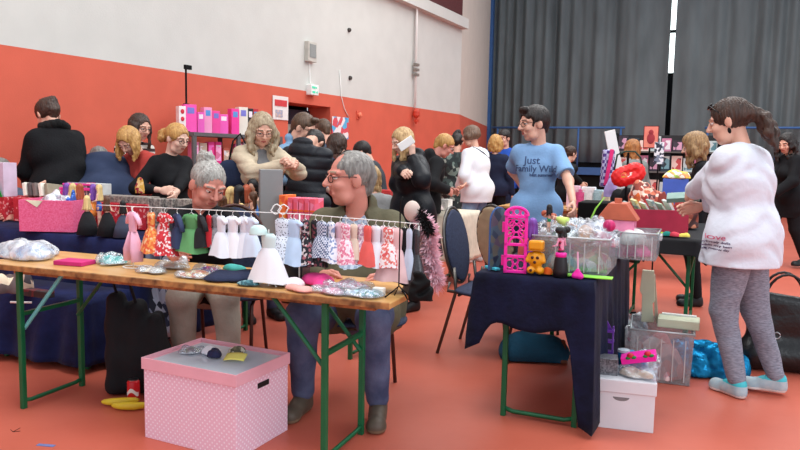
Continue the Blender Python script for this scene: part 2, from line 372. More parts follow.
def person(label, loc, face, H=1.7, hip=None, lean=0, side=0, twist=0, neck=0, head=(0, 0, 0), hr=None, hl=None, pr=(.6, -.5, -.4), pl=(-.6, -.5, -.4),
           fr=(.11, .02), fl=(-.11, .02), knee=(0, 1, 0), fat=0.0, fem=True, belly=0.0, sk=None, hair=None, hm=None, top=None, legs=None, shoes=None,
           glasses=None, near=1, gr=None, fingers=((0, 0, 0), (0, 0, 0)), curl=(.35, .35), palm=(None, None), extra=None, feet=True, hw=(None, None), face_detail=None, group=None, beard=None, hs=1.07, swd=None):
    """res: near 2 = close to the camera, 1 = middle, 0 = far. Local frame: x to the person's right, y forward."""
    s = H / 1.70
    root = thing('person', label, 'person', (loc[0], loc[1], loc[2] if len(loc) > 2 else 0), -R(face), group)
    root.scale = (s, s, s)
    hd = {2: .0042, 1: .0065, 0: .0085}[near]; hh = {2: .0042, 1: .006, 0: .0075}[near]; hb = {2: .011, 1: .014, 0: .018}[near]; hg = {2: .0085, 1: .012, 0: .015}[near]
    P0 = V3(*(hip or (0, 0, .93)))
    Rt0 = rotm('Z', -twist * .3) @ rotm('X', -lean * .55) @ rotm('Y', side * .5); Rt = rotm('Z', -twist) @ rotm('X', -lean) @ rotm('Y', side)
    g = 1 + fat
    ch = P0 + Rt0 @ V3(0, 0, .24); nb = ch + Rt @ V3(0, -.015, .265)
    Rn = rotm('Z', -twist) @ rotm('X', -(lean * .8 + neck)); Rh = rotm('Z', -head[0]) @ rotm('X', -head[1]) @ rotm('Y', head[2])
    hc = nb + Rn @ V3(0, .0, .070) + Rh @ V3(0, .022, .078) * hs
    sw = swd or (.152 if fem else .172)
    shR = ch + Rt @ V3(sw, -.01, .185); shL = ch + Rt @ V3(-sw, -.01, .185)
    fy = V3(0, 1, 0); ty = Rt @ fy; ty0 = Rt0 @ fy
    torso = [Cone(P0 + Rt0 @ V3(-.065, -.01, -.01), P0 + Rt0 @ V3(.065, -.01, -.01), .118 * g, .118 * g, ty0, .85),
             Cone(P0 + Rt0 @ V3(0, 0, .06), ch + Rt @ V3(0, 0, .0), .128 * g, .13 * g, ty0, .74),
             Cone(ch + Rt @ V3(-.055, -.005, .07), ch + Rt @ V3(.055, -.005, .07), .115 * g, .115 * g, ty, .82),
             Cone(ch + Rt @ V3(-sw + .02, -.015, .165), ch + Rt @ V3(sw - .02, -.015, .165), .062, .062),
             Cone(ch + Rt @ V3(-.05, -.02, .19), ch + Rt @ V3(.05, -.02, .19), .062, .062)]
    if fem: torso += [Ell(ch + Rt @ V3(q * .07, .085 + .02 * fat, .03), (.062 + .02 * fat, .05 + .02 * fat, .062), Rt) for q in (-1, 1)]
    if belly: torso.append(Ell(P0 + Rt0 @ V3(0, .05 + belly * .25, .12), (.13 + belly * .3, .1 + belly * .5, .15), Rt0))
    neckp = [Cone(nb + Rn @ V3(0, -.005, -.05), nb + Rn @ V3(0, .0, .1), .060 if not fem else .053, .052 if not fem else .046)]
    hp = [xf(p, Rh, hc, hs) for p in head_prims(fem, fat, hair.get('nose', 1) if hair else 1)]
    # arms
    arms = {}; W = {}
    for q, tgt, pole, sh in ((1, hr, pr, shR), (-1, hl, pl, shL)):
        if tgt is None: tgt = P0 + V3(q * .27, .05, -.10)
        E, Wp = ik(sh, np.array(tgt, float), .285, .25, pole)
        arms[q] = [Cone(sh, E, .047 * (1 + fat * .6), .038 * (1 + fat * .5)), Cone(E, Wp, .038 * (1 + fat * .4), .026)]; W[q] = (E, Wp)
    legp = {}; LG = {}
    for q, ft in ((1, fr), (-1, fl)):
        Hj = P0 + V3(q * .085, 0, -.03); A = V3(ft[0], ft[1], .085 if len(ft) < 3 else ft[2] + .085)
        K, A = ik(Hj, A, .415, .415, knee if not isinstance(knee, dict) else knee[q])
        legp[q] = [Cone(Hj, K, .085 * g, .056 * (1 + fat * .5)), Cone(K, A, .057 * (1 + fat * .4), .036)]; LG[q] = (Hj, K, A)
    body = torso + neckp + arms[1] + arms[-1] + legp[1] + legp[-1]
    fdir = {}
    for q in (1, -1):
        yaw = 0 if hw[0] is None else hw[0 if q == 1 else 1]
        A = LG[q][2]; fdir[q] = rotm('Z', -(yaw or q * 8)) @ V3(0, 1, 0)
        body.append(Cone(A + V3(0, 0, -.03) - fdir[q] * .01, A + V3(0, 0, -.055) + fdir[q] * .13, .034, .026))
    parts = [surf(body, hb, .03)]
    parts.append(surf(neckp + hp, hd, .014, [xf(p, Rh, hc, hs) for p in HEADCUT] if near else ()))
    for i, q in enumerate((1, -1)):
        E, Wp = W[q]; fd = Wp - E if not any(fingers[i]) else np.array(fingers[i], float)
        pn = palm[i] if palm[i] is not None else (-q * .9, .2, -.3)
        parts.append(surf(hand_prims(Wp + nrm(Wp - E) * .015, fd, pn, q, curl[i], .98), hh, .01))
    sk = sk or skin()
    bm = [sk, M('lip_tint', (178, 96, 88), rough=.45, var=.05), M('brow_' + (hm.name if hm else 'x'), (110, 88, 70) if not hair or not hair.get('brow') else hair['brow'], rough=.7)]
    def mf(C):
        q = (C - hc) @ Rh / hs; m = np.zeros(len(C), int)
        m[(np.abs(q[:, 0]) < .0185) & (np.abs(q[:, 2] + .0505) < .0085 - .2 * np.abs(q[:, 0])) & (q[:, 1] > .078)] = 1
        m[(np.abs(np.abs(q[:, 0]) - .032) < .019) & (np.abs(q[:, 2] - .0375 + .16 * np.maximum(0, np.abs(q[:, 0]) - .03)) < .0036) & (q[:, 1] > .06)] = 2
        return m
    mesh_obj('body', parts, bm, root, mf if near else None)
    T = Matrix.Translation(Vector(hc)) @ Matrix(Rh.tolist()).to_4x4() @ Matrix.Scale(hs, 4)
    if near:
        ew = M('eye_white', (225, 220, 215), rough=.2, var=.02); ei = M('eye_iris', (50, 45, 42), rough=.15, var=.1)
        for q in (-1, 1):
            b = MB(T); b.ell((q * .031, .075, .0125), (.0135, .012, .0095), 12, 8); b.mi = 1; b.ell((q * .031 + .0, .0835, .0115), (.0062, .0042, .0064), 10, 6); b.mi = 2
            b.ell((q * .031, .0765, .019), (.015, .0125, .006), 10, 6); b.build('eye', [ew, ei, sk], root, smooth=True)
    if hair: make_hair(root, hair, hm, Rh, hc, near, nb, hs)
    if glasses: make_glasses(root, T, glasses)
    seed = (len(label) * 7 + int(face)) % 50
    g_objs = []
    for top in (top if isinstance(top, list) else [top] if top else []):
        inf = top.get('infl', .016); pr_ = [p.infl(inf) for p in torso]; pr_[0] = torso[0].infl(inf + .018)
        for q in (1, -1):
            a = legp[q][0]; pr_.append(Cone(a.a, a.a + (a.b - a.a) * .35, a.ra + inf + .012, a.ra * .92 + inf + .01))
        sl = top.get('sleeve', 'long'); si = top.get('sinfl', inf * .8)
        cuts = [neck_cut(nb, Rn, Rt, top.get('vneck', 0), ch, inf)]
        if top.get('open'):
            cuts.append(Cone(nb + Rt @ V3(0, .10, .03), P0 + Rt0 @ V3(0, .17, -.05), top.get('ow', .06), top['open']))
        for q in (1, -1):
            E, Wp = W[q]; sh = shR if q == 1 else shL
            if sl == 'long': pr_ += [Cone(sh, E, (.047 * (1 + fat * .6)) + si, .041 * (1 + fat * .5) + si), Cone(E, E + (Wp - E) * top.get('cuff', .97), .044 * (1 + fat * .4) + si, .03 + si)]
            elif sl == '3q': pr_ += [Cone(sh, E, (.047 * (1 + fat * .6)) + si, .041 * (1 + fat * .5) + si), Cone(E, E + (Wp - E) * .45, .044 + si, .042 + si)]
            elif sl == 'short':
                pr_ += [Cone(sh, sh + (E - sh) * .70, .058 * (1 + fat * .6) + si, .064 * (1 + fat * .4) + si)]
                u = nrm(E - sh); cuts.append(Ell(sh + (E - sh) * .72 + u * .10, (.12, .12, .1), np.stack([nrm(np.cross(u, [.3, .4, .9])), np.cross(u, nrm(np.cross(u, [.3, .4, .9]))), u], 1)))
        ln = top.get('len', .1)
        if ln: 
            hb_ = top.get('hem', .15)
            pr_.append(Cone(P0 + V3(0, -.005, .02), P0 + V3(0, 0.0, -ln + .02), hb_ * g, (hb_ + top.get('flare', .01)) * g, fy, .76 if 'hfl' not in top else top['hfl']))
            zc = P0[2] - ln
        else: zc = P0[2] - .02
        if top.get('collar'):
            for a in range(9):
                t = math.pi * (.12 + .76 * a / 8) if top['collar'] != 2 else math.pi * 2 * a / 9
                pr_.append(Ell(nb + Rt @ V3(math.cos(t) * .072, -math.sin(t) * .068 + .005, .035), (.026, .026, .03)))
        if top.get('hood'):
            pr_ += [Ell(nb + Rt @ V3(0, -.075, .0), (.12, .06, .075), Rt), Ell(nb + Rt @ V3(0, -.10, -.06), (.09, .045, .09), Rt)]
        dsp = top.get('disp') or folds(top.get('fold', .0045), top.get('fr', 30), seed)
        lo = np.array([-3, -3, zc]); hi = np.array([3, 3, 3.])
        tm = top['mat']
        o = mesh_obj(top.get('name', 'shirt'), [surf(pr_, hg, .03, cuts, dsp, (lo, hi))], tm, root, top.get('matfn'))
        g_objs.append(o)
    if legs:
        inf = legs.get('infl', .014); pr_ = [torso[0].infl(inf), Cone(P0 + Rt0 @ V3(0, 0, 0), P0 + Rt0 @ V3(0, 0, .07), .125 * g + inf, .125 * g + inf, fy, .8)]; lo = -9
        for q in (1, -1):
            Hj, K, A = LG[q]; e = legs.get('leg', 1.0); w_ = legs.get('wide', 0.0)
            a, b = legp[q]; pr_.append(a.infl(inf)); u = nrm(A - K)
            c = Cone(K, K + (A - K) * legs.get('long', .95), b.ra + inf, b.rb + inf + w_); pr_.append(c); c2 = Cone(K, K, b.ra + inf * 1.2, b.ra + inf * 1.2)
        if 'skirt' in legs: pr_ = [torso[0].infl(inf), Cone(P0, P0 - V3(0, 0, legs['skirt']), .15, .21, fy, .8)]
        o = mesh_obj(legs.get('name', 'trousers'), [surf(pr_, hg, .02, (), folds(legs.get('fold', .004), legs.get('fr', 26), seed + 3))], legs['mat'], root)
    if shoes is not None and feet:
        for q in (1, -1):
            A = LG[q][2]; f = fdir[q]; z = A[2] - .085
            pr_ = [Cone(V3(A[0], A[1], z + .035) - f * .02, V3(A[0], A[1], z + .03) + f * .15, .042, .038), Cone(V3(A[0], A[1], z + .075) - f * .012, V3(A[0], A[1], z + .05) + f * .06, .044, .038), Ell(V3(A[0], A[1], z + .02) + f * .13, (.046, .05, .035))]
            vf = surf(pr_, max(.006, hh), .02, (), None, (np.array([-9, -9, z - .001]), np.array([9, 9, 9.])))
            sm = list(shoes) if isinstance(shoes, (list, tuple)) else [shoes]; sm = sm + ([m_solw] if len(sm) > 1 and shoes[0] is m_shg else [])
            mesh_obj('shoe', [vf], list(sm), root, (lambda C, z=z: (C[:, 2] < z + .022).astype(int) * (2 if len(sm) == 3 else 1) + ((C[:, 2] > z + .074) & (len(sm) == 3)).astype(int)) if len(sm) > 1 else None)
    info = dict(root=root, P0=P0, ch=ch, nb=nb, hc=hc, Rh=Rh, Rt=Rt, W=W, T=T, shR=shR, shL=shL, LG=LG, tops=g_objs)
    return info
def neck_cut(nb, Rn, Rt, v, ch, inf):
    if v: return Cone(nb + Rt @ V3(0, .05, .1), nb + Rt @ V3(0, .12 + inf, -.06 - v), .075, .02)
    return Cone(nb + Rt @ V3(0, .01, .03), nb + Rn @ V3(0, .02, .2), .062, .085)
def make_hair(root, h, hm, Rh, hc, near, nb, hs):
    st = h['style']; th = h.get('th', .012) - .006; hd = {2: .0055, 1: .008, 0: .010}[near]
    if st in ('short', 'crew'):
        o = [Ell((0, -.016, .034), (.077 + th, .093 + th, .083 + th)), Cone((0, -.075, .0), (0, -.06, -.045), .045, .04)]
        c = [Ell((0, .118, -.012), (.08, .085, .092)), Ell((0, .02, -.11), (.12, .075, .085)), Ell((-.085, .012, -.02), (.03, .035, .035)), Ell((.085, .012, -.02), (.03, .035, .035)), Ell((-.078, .072, .01), (.034, .04, .06)), Ell((.078, .072, .01), (.034, .04, .06))]
        if h.get('bald'): c.append(Ell((0, .10, .10), (.05, .08, .05)))
        if h.get('quiff'): o.append(Cone((-.03, .06, .105), (.035, .055, .105), .022, .022))
    else:
        o = [Ell((0, -.016, .034), (.078 + th, .094 + th, .084 + th))]
        c = [Ell((0, .120, -.018), (.074, .088, .112)), Ell((0, .03, -.13), (.12, .07, .07))]
        Lh = h.get('len', .25)
        if st in ('long', 'bob', 'wavy'):
            wv = .03 if st == 'wavy' else .012; down = (Rh.T @ V3(0, 0, -1)) if h.get('hang', 1) else V3(0, 0, -1)
            for i in range(13):
                t = math.pi * (-.14 + 1.28 * i / 12); x, y = math.cos(t) * .078, -math.sin(t) * .085 - .005
                p = V3(x, y, .02); k = 4; r0 = .023 * h.get('vol', 1)
                for j in range(k):
                    p2 = p + down * Lh / k + V3(wv * math.sin(i * 2.1 + j * 1.7), (wv if 0 < i < 12 else -.002) * math.cos(i * 1.3 + j * 2.3), 0); r1 = r0 * (.93 if j < k - 1 else .55)
                    o.append(Cone(p, p2, r0, r1)); p = p2; r0 = r1
        elif st == 'pony':
            o.append(Ell((0, -.11, .01), (.045, .03, .045))); p = V3(*h.get('from', (0, -.135, .0))); dn = Rh.T @ V3(*h.get('dir', (0, -.25, -1))); dn = nrm(dn); sp = [V3(0, 0, 0)] * 3
            for a in range(4):
                q = p.copy(); r0 = .021
                for j in range(5):
                    q2 = q + dn * Lh / 5 + V3(.022 * math.sin(a * 2 + j), .016 * math.cos(a * 1.7 + j * 1.4), 0) + (V3(0, -.018, .012) if j < 1 else 0)
                    o.append(Cone(q, q2, r0, r0 * (.97 if j < 3 else .6))); q = q2; r0 *= (.97 if j < 3 else .6)
        elif st == 'bun':
            bp = h.get('bun', (0, -.1, .085)); o.append(Ell(bp, h.get('br', .045))); 
            for a in range(7):
                t = a * .9; o.append(Ell(V3(*bp) + V3(.03 * math.cos(t), .02 * math.sin(t), .026 * math.sin(t * 1.3)), .022))
            o.append(Cone((0, -.08, -.01), (0, -.055, -.05), .045, .03))
    for e in h.get('locks', ()): o.append(Cone(e[0], e[1], e[2], e[3]))
    def dsp(P):
        q = (P - hc) @ Rh; an = np.arctan2(q[:, 0], q[:, 1] + .02)
        return (.0028 if st != 'short' else .0014) * np.sin(an * 34 + 12 * q[:, 2] * 3 + 2 * np.sin(q[:, 1] * 60)) + .0015 * np.sin(an * 71 + q[:, 2] * 50)
    v = surf([xf(p, Rh, hc, hs) for p in o], hd, .02 if st != 'short' else .014, [xf(p, Rh, hc, hs) for p in c], dsp, kc=.008)
    mesh_obj('hair', [v], hm, root)
    if h.get('tie'):
        b = MB(); p = hc + Rh @ V3(*h['tie'][0]); b.T = Matrix.Translation(Vector(p)) @ Matrix(Rh.tolist()).to_4x4()
        b.lathe([(.018, -.012), (.03, -.008), (.03, .008), (.018, .012)], seg=14, T=Matrix.Rotation(R(70), 4, 'X')); b.build('hair_tie', h['tie'][1], root, smooth=True)
def make_glasses(root, T, c, sun=False):
    m = M('spectacle_frame_%d' % c[0], c, rough=.3, var=.05); b = MB(T)
    for q in (-1, 1):
        cx = q * .032
        pts = [(cx + .023 * math.cos(t), .101 - abs(cx + .023 * math.cos(t)) * .16, .008 + .0155 * math.sin(t)) for t in [2 * math.pi * i / 14 for i in range(15)]]
        b.tube(pts, .0019, 5, cap=False)
        b.tube([(q * .055, .092, .015), (q * .078, .06, .016), (q * .083, .0, .01), (q * .08, -.02, -.005)], .0018, 5)
    b.tube([(-.009, .1, .012), (0, .103, .015), (.009, .1, .012)], .0019, 5); return b.build('glasses', m, root, smooth=True)
def put_text(owner, surf_o, txt, centre, right, up, size, mat, name='print', font_w=0):
    "letters laid onto the surface of a garment, in the owner's local frame"
    cu = bpy.data.curves.new('t', 'FONT'); cu.body = txt; cu.size = size; cu.align_x = 'CENTER'; cu.align_y = 'CENTER'; cu.extrude = 0; cu.offset = font_w; cu.resolution_u = 3
    to = bpy.data.objects.new('t', cu); COL.objects.link(to); dg = bpy.context.evaluated_depsgraph_get(); me = bpy.data.meshes.new_from_object(to.evaluated_get(dg))
    bpy.data.objects.remove(to)
    right = Vector(right).normalized(); up = Vector(up).normalized(); nrmv = right.cross(up); ctr = Vector(centre)
    import bmesh
    bm = bmesh.new(); bm.from_mesh(me); bmesh.ops.triangulate(bm, faces=bm.faces[:]); bmesh.ops.subdivide_edges(bm, edges=[e for e in bm.edges if e.calc_length() > size * .25], cuts=2, use_grid_fill=False)
    bm.to_mesh(me); bm.free()
    so = surf_o.data; bvh = BVHTree.FromPolygons([v.co for v in so.vertices], [tuple(p.vertices) for p in so.polygons])
    for v in me.vertices:
        p = ctr + right * v.co.x + up * v.co.y; h = bvh.ray_cast(p + nrmv * .25, -nrmv, .6); v.co = (h[0] + nrmv * .0035) if h[0] else p
    me.materials.clear(); me.materials.append(mat); o = bpy.data.objects.new(name, me); COL.objects.link(o); o.parent = owner; return o
# ------------------------------------------------------------------ the hall
A0 = Vector((-3.76, 6.58, 0)); WD = Vector((.467, .884, 0)).normalized(); WN = Vector((WD.y, -WD.x, 0))   # WN points into the room
def wt(px):
    k = (px - 400) / F; return (k * A0.y - A0.x) / (WD.x - k * WD.y)
def wp(px, z, off=0): return A0 + WD * wt(px) + WN * off + Vector((0, 0, z))
TB = wt(457); B0 = A0 + WD * TB; C0 = Vector((2.73, 22.5, 0)); UD = Vector((.906, -.423, 0)); VD = Vector((.423, .906, 0))
ZB = 2.3
m_floor = M('floor_linoleum', (196, 100, 80), rough=.42, c2=(186, 90, 70), scale=2.2, bump=.04, bscale=30, spec=.35)
m_org = M('orange_paint', (202, 92, 70), rough=.75, var=.05, scale=3, bump=.15, bscale=90)
m_bei = M('beige_paint', (198, 198, 192), rough=.85, var=.03, scale=3, bump=.2, bscale=60)
m_dred = M('dark_red_panel', (84, 32, 34), rough=.7)
m_white = M('white_plastic', (232, 232, 228), rough=.4, var=.02)
m_black = M('black_matt', (7, 7, 8), rough=.75, spec=.2)
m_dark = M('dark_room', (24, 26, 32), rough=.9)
b = MB(); b.add([(-14, -6, 0), (22, -6, 0), (22, 26, 0), (-14, 26, 0)], [(0, 1, 2, 3)]); b.add([(-14, -6, -.1), (22, -6, -.1), (22, 26, -.1), (-14, 26, -.1)], [(3, 2, 1, 0)])
struct(b.build('floor', m_floor))
def wallbox(b, P, Q, z0, z1, th, mi, nrm_):
    d = (Q - P); vs = []
    for z in (z0, z1):
        for p in (P, Q, Q - nrm_ * th, P - nrm_ * th): vs.append((p.x, p.y, z))
    b.mi = mi; b.add(vs, [(0, 1, 2, 3), (7, 6, 5, 4), (4, 5, 1, 0), (5, 6, 2, 1), (6, 7, 3, 2), (7, 4, 0, 3)])
T0, T1 = wt(287), wt(329); HD = 2.10
P = lambda t: A0 + WD * t
b = MB(); TH = .45
wallbox(b, P(-9), P(T0), 0, ZB, TH, 0, WN); wallbox(b, P(T0), P(T1), HD, ZB, TH, 0, WN); wallbox(b, P(T1), P(TB), 0, ZB, TH, 0, WN)
wallbox(b, P(-9), P(TB), ZB, 4.2, TH, 1, WN); wallbox(b, P(-9), P(TB), 4.2, 9.5, TH, 2, WN)
struct(b.build('wall_left', [m_org, m_bei, m_dred]))
b = MB(); wallbox(b, P(-9) + WN * .16, P(TB) + WN * .16, 4.2, 4.42, .16, 0, WN); struct(b.build('trim_1', m_bei))
RD = (C0 - B0).normalized(); RN = Vector((RD.y, -RD.x, 0))
b = MB(); wallbox(b, B0, C0, 0, ZB, .3, 0, RN); wallbox(b, B0, C0, ZB, 9.5, .3, 1, RN)
struct(b.build('wall_corner', [m_org, M('beige_paint_light', (206, 196, 184), rough=.85, var=.03, scale=3)]))
# the dark passage behind the doorway
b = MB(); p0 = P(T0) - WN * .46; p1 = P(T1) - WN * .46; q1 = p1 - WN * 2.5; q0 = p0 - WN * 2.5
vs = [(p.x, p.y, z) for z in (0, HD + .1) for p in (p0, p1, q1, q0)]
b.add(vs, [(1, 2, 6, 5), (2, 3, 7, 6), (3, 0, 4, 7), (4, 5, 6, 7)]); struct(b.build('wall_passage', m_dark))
b = MB(); dm = P(T1 - .5) - WN * .40; t_ = math.atan2(WD.y, WD.x)
b.box((0, 0, 1.02), (.9, .05, 2.04)); d = b.build('door_1', M('door_dark_blue', (40, 44, 58), rough=.4), None, bevel=.005, loc=tuple(dm), rz=t_ + .0); struct(d)
b = MB(); b.box((0, -.03, 1.25), (.55, .012, 1.1)); b.build('pane', MP('door_pane_print', .3, ((40, 50, 60), (70, 90, 110), (160, 160, 150), (60, 40, 50), (30, 36, 44)), 9), d)
b = MB(); b.tube([(-.38, -.03, 1.02), (-.38, -.09, 1.02), (-.27, -.09, 1.02)], .012, 6); b.build('door_handle', M('steel', (170, 172, 175), rough=.3, metal=1, var=.03), d)
m_steel = M('steel')
# ---- stage with curtain, window slit, rail
def cp(px, off=0):
    "distance along the curtain plane seen at px"
    k = (px - 400) / F; o = C0 + VD * off; return (k * o.y - o.x) / (UD.x - k * UD.y)
m_curt = M('curtain_cloth', (94, 104, 106), rough=.85, var=.16, scale=3, stretch=(1, 1, .25), bump=.1, bscale=40)
random.seed(3)
fd = [(random.uniform(1.6, 16), random.uniform(0, 6), random.uniform(.5, 1)) for _ in range(16)]
def curt(t):
    v = sum(a * math.sin(f * t + p) / f ** .5 for f, p, a in fd); return .075 * v + .035 * math.sin(20 * t + 2.4 * math.sin(1.3 * t)) * (1 + math.sin(.9 * t))
ts = cp(663.5) ; zc0, zc1 = 1.24, 9.4
def curtain(ta, tb, name, nx):
    b = MB()
    def fn(u, v):
        t = ta + (tb - ta) * u; z = zc0 + (zc1 - zc0) * v; p = C0 + UD * t - VD * (curt(t) * (1 - .25 * v) + .15); return (p.x, p.y, z)
    b.grid(fn, nx, 12)
    return tag(b.build(name, m_curt, smooth=True, solid=.02), kind=None)
c1 = curtain(.12, ts - .07, 'curtain', 420); tag(c1, 'long dark grey stage curtain left of the bright slit', 'curtain', 'grey stage curtains')
c2 = curtain(ts + .07, cp(830) + 3, 'curtain', 380); tag(c2, 'long dark grey stage curtain right of the bright slit', 'curtain', 'grey stage curtains')
b = MB(); wallbox(b, C0 + VD * 1.0 - UD * 1, C0 + VD * 1.0 + UD * 20, 0, 9.5, .3, 0, -VD); struct(b.build('wall_back', m_dark))
b = MB(); o = C0 + VD * .93 + UD * (ts + .25)
for k in range(4): b.box((0, 0, 3.9 + k * 1.25 + .6), (1.3, .05, 1.15))
wnd = b.build('window_1', M('daylight_pane', (235, 250, 250), emit=2.2, var=.01), loc=tuple(o), rz=math.atan2(UD.y, UD.x)); struct(wnd)
b = MB()
for k in range(5): b.box((0, -.02, 3.88 + k * 1.25), (1.4, .08, .06))
for x in (-.68, -.23, .23, .68): b.box((x, -.02, 6.4), (.045, .08, 5.1))
b.build('window_frame', m_black, wnd)
m_blue = M('blue_paint', (58, 98, 152), rough=.45, var=.06)
b = MB(); mid = C0 + UD * 8.5 + VD * .2
b.box((0, 0, .98), (17.2, 1.3, .22)); ob = b.build('trim_2', m_blue, loc=tuple(mid), rz=math.atan2(UD.y, UD.x), bevel=.01); struct(ob)
b = MB(); b.box((0, .1, .43), (17.2, 1.2, .86)); b.box((0, .2, 1.16), (17.2, .9, .16)); struct(b.build('wall_stage_front_and_gap', m_black, loc=tuple(mid), rz=math.atan2(UD.y, UD.x)))  # upper box: shade of the gap under the curtain, painted as solid black
b = MB(); p = C0 + UD * .05 - VD * .1; b.box((p.x, p.y, 4.75), (.16, .16, 9.4), math.atan2(UD.y, UD.x)); struct(b.build('trim_3', m_blue))
def rail(px0, px1, posts, lab):
    r = thing('stage_railing', lab, 'railing', tuple(C0 - VD * .5 + Vector((0, 0, 1.09))), math.atan2(UD.y, UD.x), 'blue stage railings')
    a, c = cp(px0, -.5), cp(px1, -.5); b = MB(); b.tube([(a, 0, 1.16), (c, 0, 1.16)], .032, 8); b.build('top_rail', m_blue, r, smooth=True)
    for q in posts: b = MB(); t = cp(q, -.5); b.tube([(t, 0, 0), (t, 0, 1.16)], .03, 8); b.build('post', m_blue, r, smooth=True)
rail(489, 621, (495, 575, 617), 'blue tube railing on the stage edge behind the man in the blue shirt')
rail(700, 840, (703, 772, 838), 'blue tube railing on the stage edge at far right')
# ---- things on the left wall
wa = math.atan2(WD.y, WD.x)
def onwall(name, lab, cat, px, z, off=.0): return thing(name, lab, cat, tuple(wp(px, z, off)), wa)
def zw(px, py):
    "height on the wall seen at px,py"
    q = wp(px, 0); return pd(px, py, q.y).z
# exit sign
s_ = onwall('exit_sign', 'small white box exit sign with green marks above the doorway', 'sign', 308.5, zw(308, 90))
b = MB(); b.box((0, -.05, 0), (.20, .1, .16)); b.build('housing', m_white, s_, bevel=.008)
b = MB(); g_ = M('exit_green', (60, 190, 150), rough=.4, emit=.4)
b.box((-.04, -.103, .035), (.08, .006, .03)); b.box((.03, -.103, .035), (.03, .006, .02)); b.box((-.035, -.103, -.035), (.07, .006, .03)); b.prism([(.02, -.035), (.06, -.015), (.06, -.055)], -.106, -.1); b.build('pictogram', g_, s_)
c_ = onwall('wall_speaker_box', 'grey grille box in a pale frame high on the beige wall above the exit sign', 'vent box', 307, zw(307, 52))
b = MB(); b.box((0, -.04, 0), (.22, .08, .30)); b.build('housing', M('box_beige', (190, 186, 176), rough=.5), c_, bevel=.005)
b = MB(); b.box((0, -.083, .01), (.16, .012, .2)); b.build('grille', M('grille_grey', (110, 114, 112), rough=.5, kind='wave', c2=(160, 163, 160), scale=30), c_)
b = MB(); b.tube([tuple(wp(307.5, zw(307, 63), .01)), tuple(wp(308, zw(308, 83), .01))], .012, 6); tag(b.build('conduit', m_white), 'thin white cable duct between grey box and exit sign', 'cable duct')
# white riser pipe with valve
r = thing('riser_pipe', 'tall thin white pipe with red valve running down the left wall', 'pipe', tuple(wp(410, 0, .06)), wa)
b = MB(); b.tube([(0, 0, zw(410, 108)), (0, 0, 6.5)], .022, 8); b.tube([(-.06, -.02, zw(410, 72)), (-.06, -.02, 6.5)], .013, 6); b.build('pipe', m_white, r, smooth=True)
b = MB()
for y in (65, 70, 75): b.box((-.02, -.02, zw(410, y)), (.14, .07, .05))
b.build('clamp', M('clamp_grey', (120, 112, 104)), r)
b = MB(); b.lathe([(.03, -.1), (.07, -.05), (.07, .03), (.03, .08)], (0, -.03, zw(410, 113)), 12); b.tube([(0, -.03, zw(410, 110)), (0, -.03, zw(410, 124))], .02, 6); b.box((0, -.04, zw(410, 121)), (.14, .04, .05)); b.build('valve', M('valve_red', (190, 60, 40), rough=.4), r, smooth=False)
r2 = thing('alarm_knob', 'small orange sensor knob on the orange wall right of the doorway', 'sensor', tuple(wp(356, zw(356, 115), .0)), wa)
b = MB(); b.lathe([(.03, 0), (.045, .03), (.045, .06), (.02, .08)], seg=12, T=Matrix.Rotation(R(90), 4, 'X')); b.build('cap', M('pale_orange', (226, 120, 90)), r2); b = MB(); b.box((0, -.01, 0), (.1, .02, .14)); b.build('base', m_org, r2)
b = MB(); b.tube([tuple(wp(337, zw(337, 70), .012)), tuple(wp(339, zw(339, 96), .012)), tuple(wp(342, zw(342, 108), .012)), tuple(wp(347, zw(347, 118), .012))], .007, 5); tag(b.build('cable', m_white, smooth=True), 'thin white cable hanging on the wall right of the doorway', 'cable')
for q, (x, y) in enumerate(((346, 30), (347.5, 78))):
    b = MB(); b.lathe([(.035, 0), (.035, .03), (.015, .05)], seg=10, T=Matrix.Rotation(R(90), 4, 'X')); o = b.build('wall_hook', M('hook_dark', (60, 54, 50))); o.location = wp(x, zw(x, y)); o.rotation_euler = (0, 0, wa)
    tag(o, ['small dark hook on the beige wall, the upper one', 'small dark hook on the beige wall, the lower one'][q], 'hook')
# posters
def poster(px, py, w_, h_, mat, lab, off=.012):
    o = onwall('poster', lab, 'poster', px, zw(px, py), off); b = MB(); b.box((0, 0, 0), (w_, .008, h_)); b.build('sheet', mat, o)
    return o
o = poster(279, 108, .36, .34, M('poster_white', (226, 218, 214), rough=.5, var=.04), 'white poster with red band on the wall left of the doorway')
b = MB(); b.box((0, -.008, .07), (.28, .008, .09)); b.build('red_band', M('poster_red', (200, 60, 64)), o); b = MB(); b.box((-.04, -.008, -.08), (.16, .008, .1)); b.build('picture', M('poster_pic', (120, 150, 190), c2=(220, 180, 150), scale=30), o)
o = poster(338, 128, .5, .36, MP('poster_blue', .5, ((90, 170, 210), (210, 80, 90), (230, 220, 220), (60, 140, 190)), 9), 'blue and red poster on the orange wall right of the doorway', .02)
# floor marks
b = MB(); q = pz(46, 445.5); b.box((q.x, q.y, .0012), (.085, .022, .0016), R(-8)); tag(b.build('floor_tape', M('tape_blue', (110, 120, 170), rough=.6)), 'short strip of blue tape on the red floor at lower left', 'tape')
b = MB(); q = pz(13, 432)
for a in (.2, 1.3, 2.6): b.tube([(q.x, q.y, .001), (q.x + .03 * math.cos(a), q.y + .05 * math.sin(a), .001)], .0015, 4)
tag(b.build('scuff_mark', m_black), 'small black scratch mark on the red floor near blue tape', 'mark')
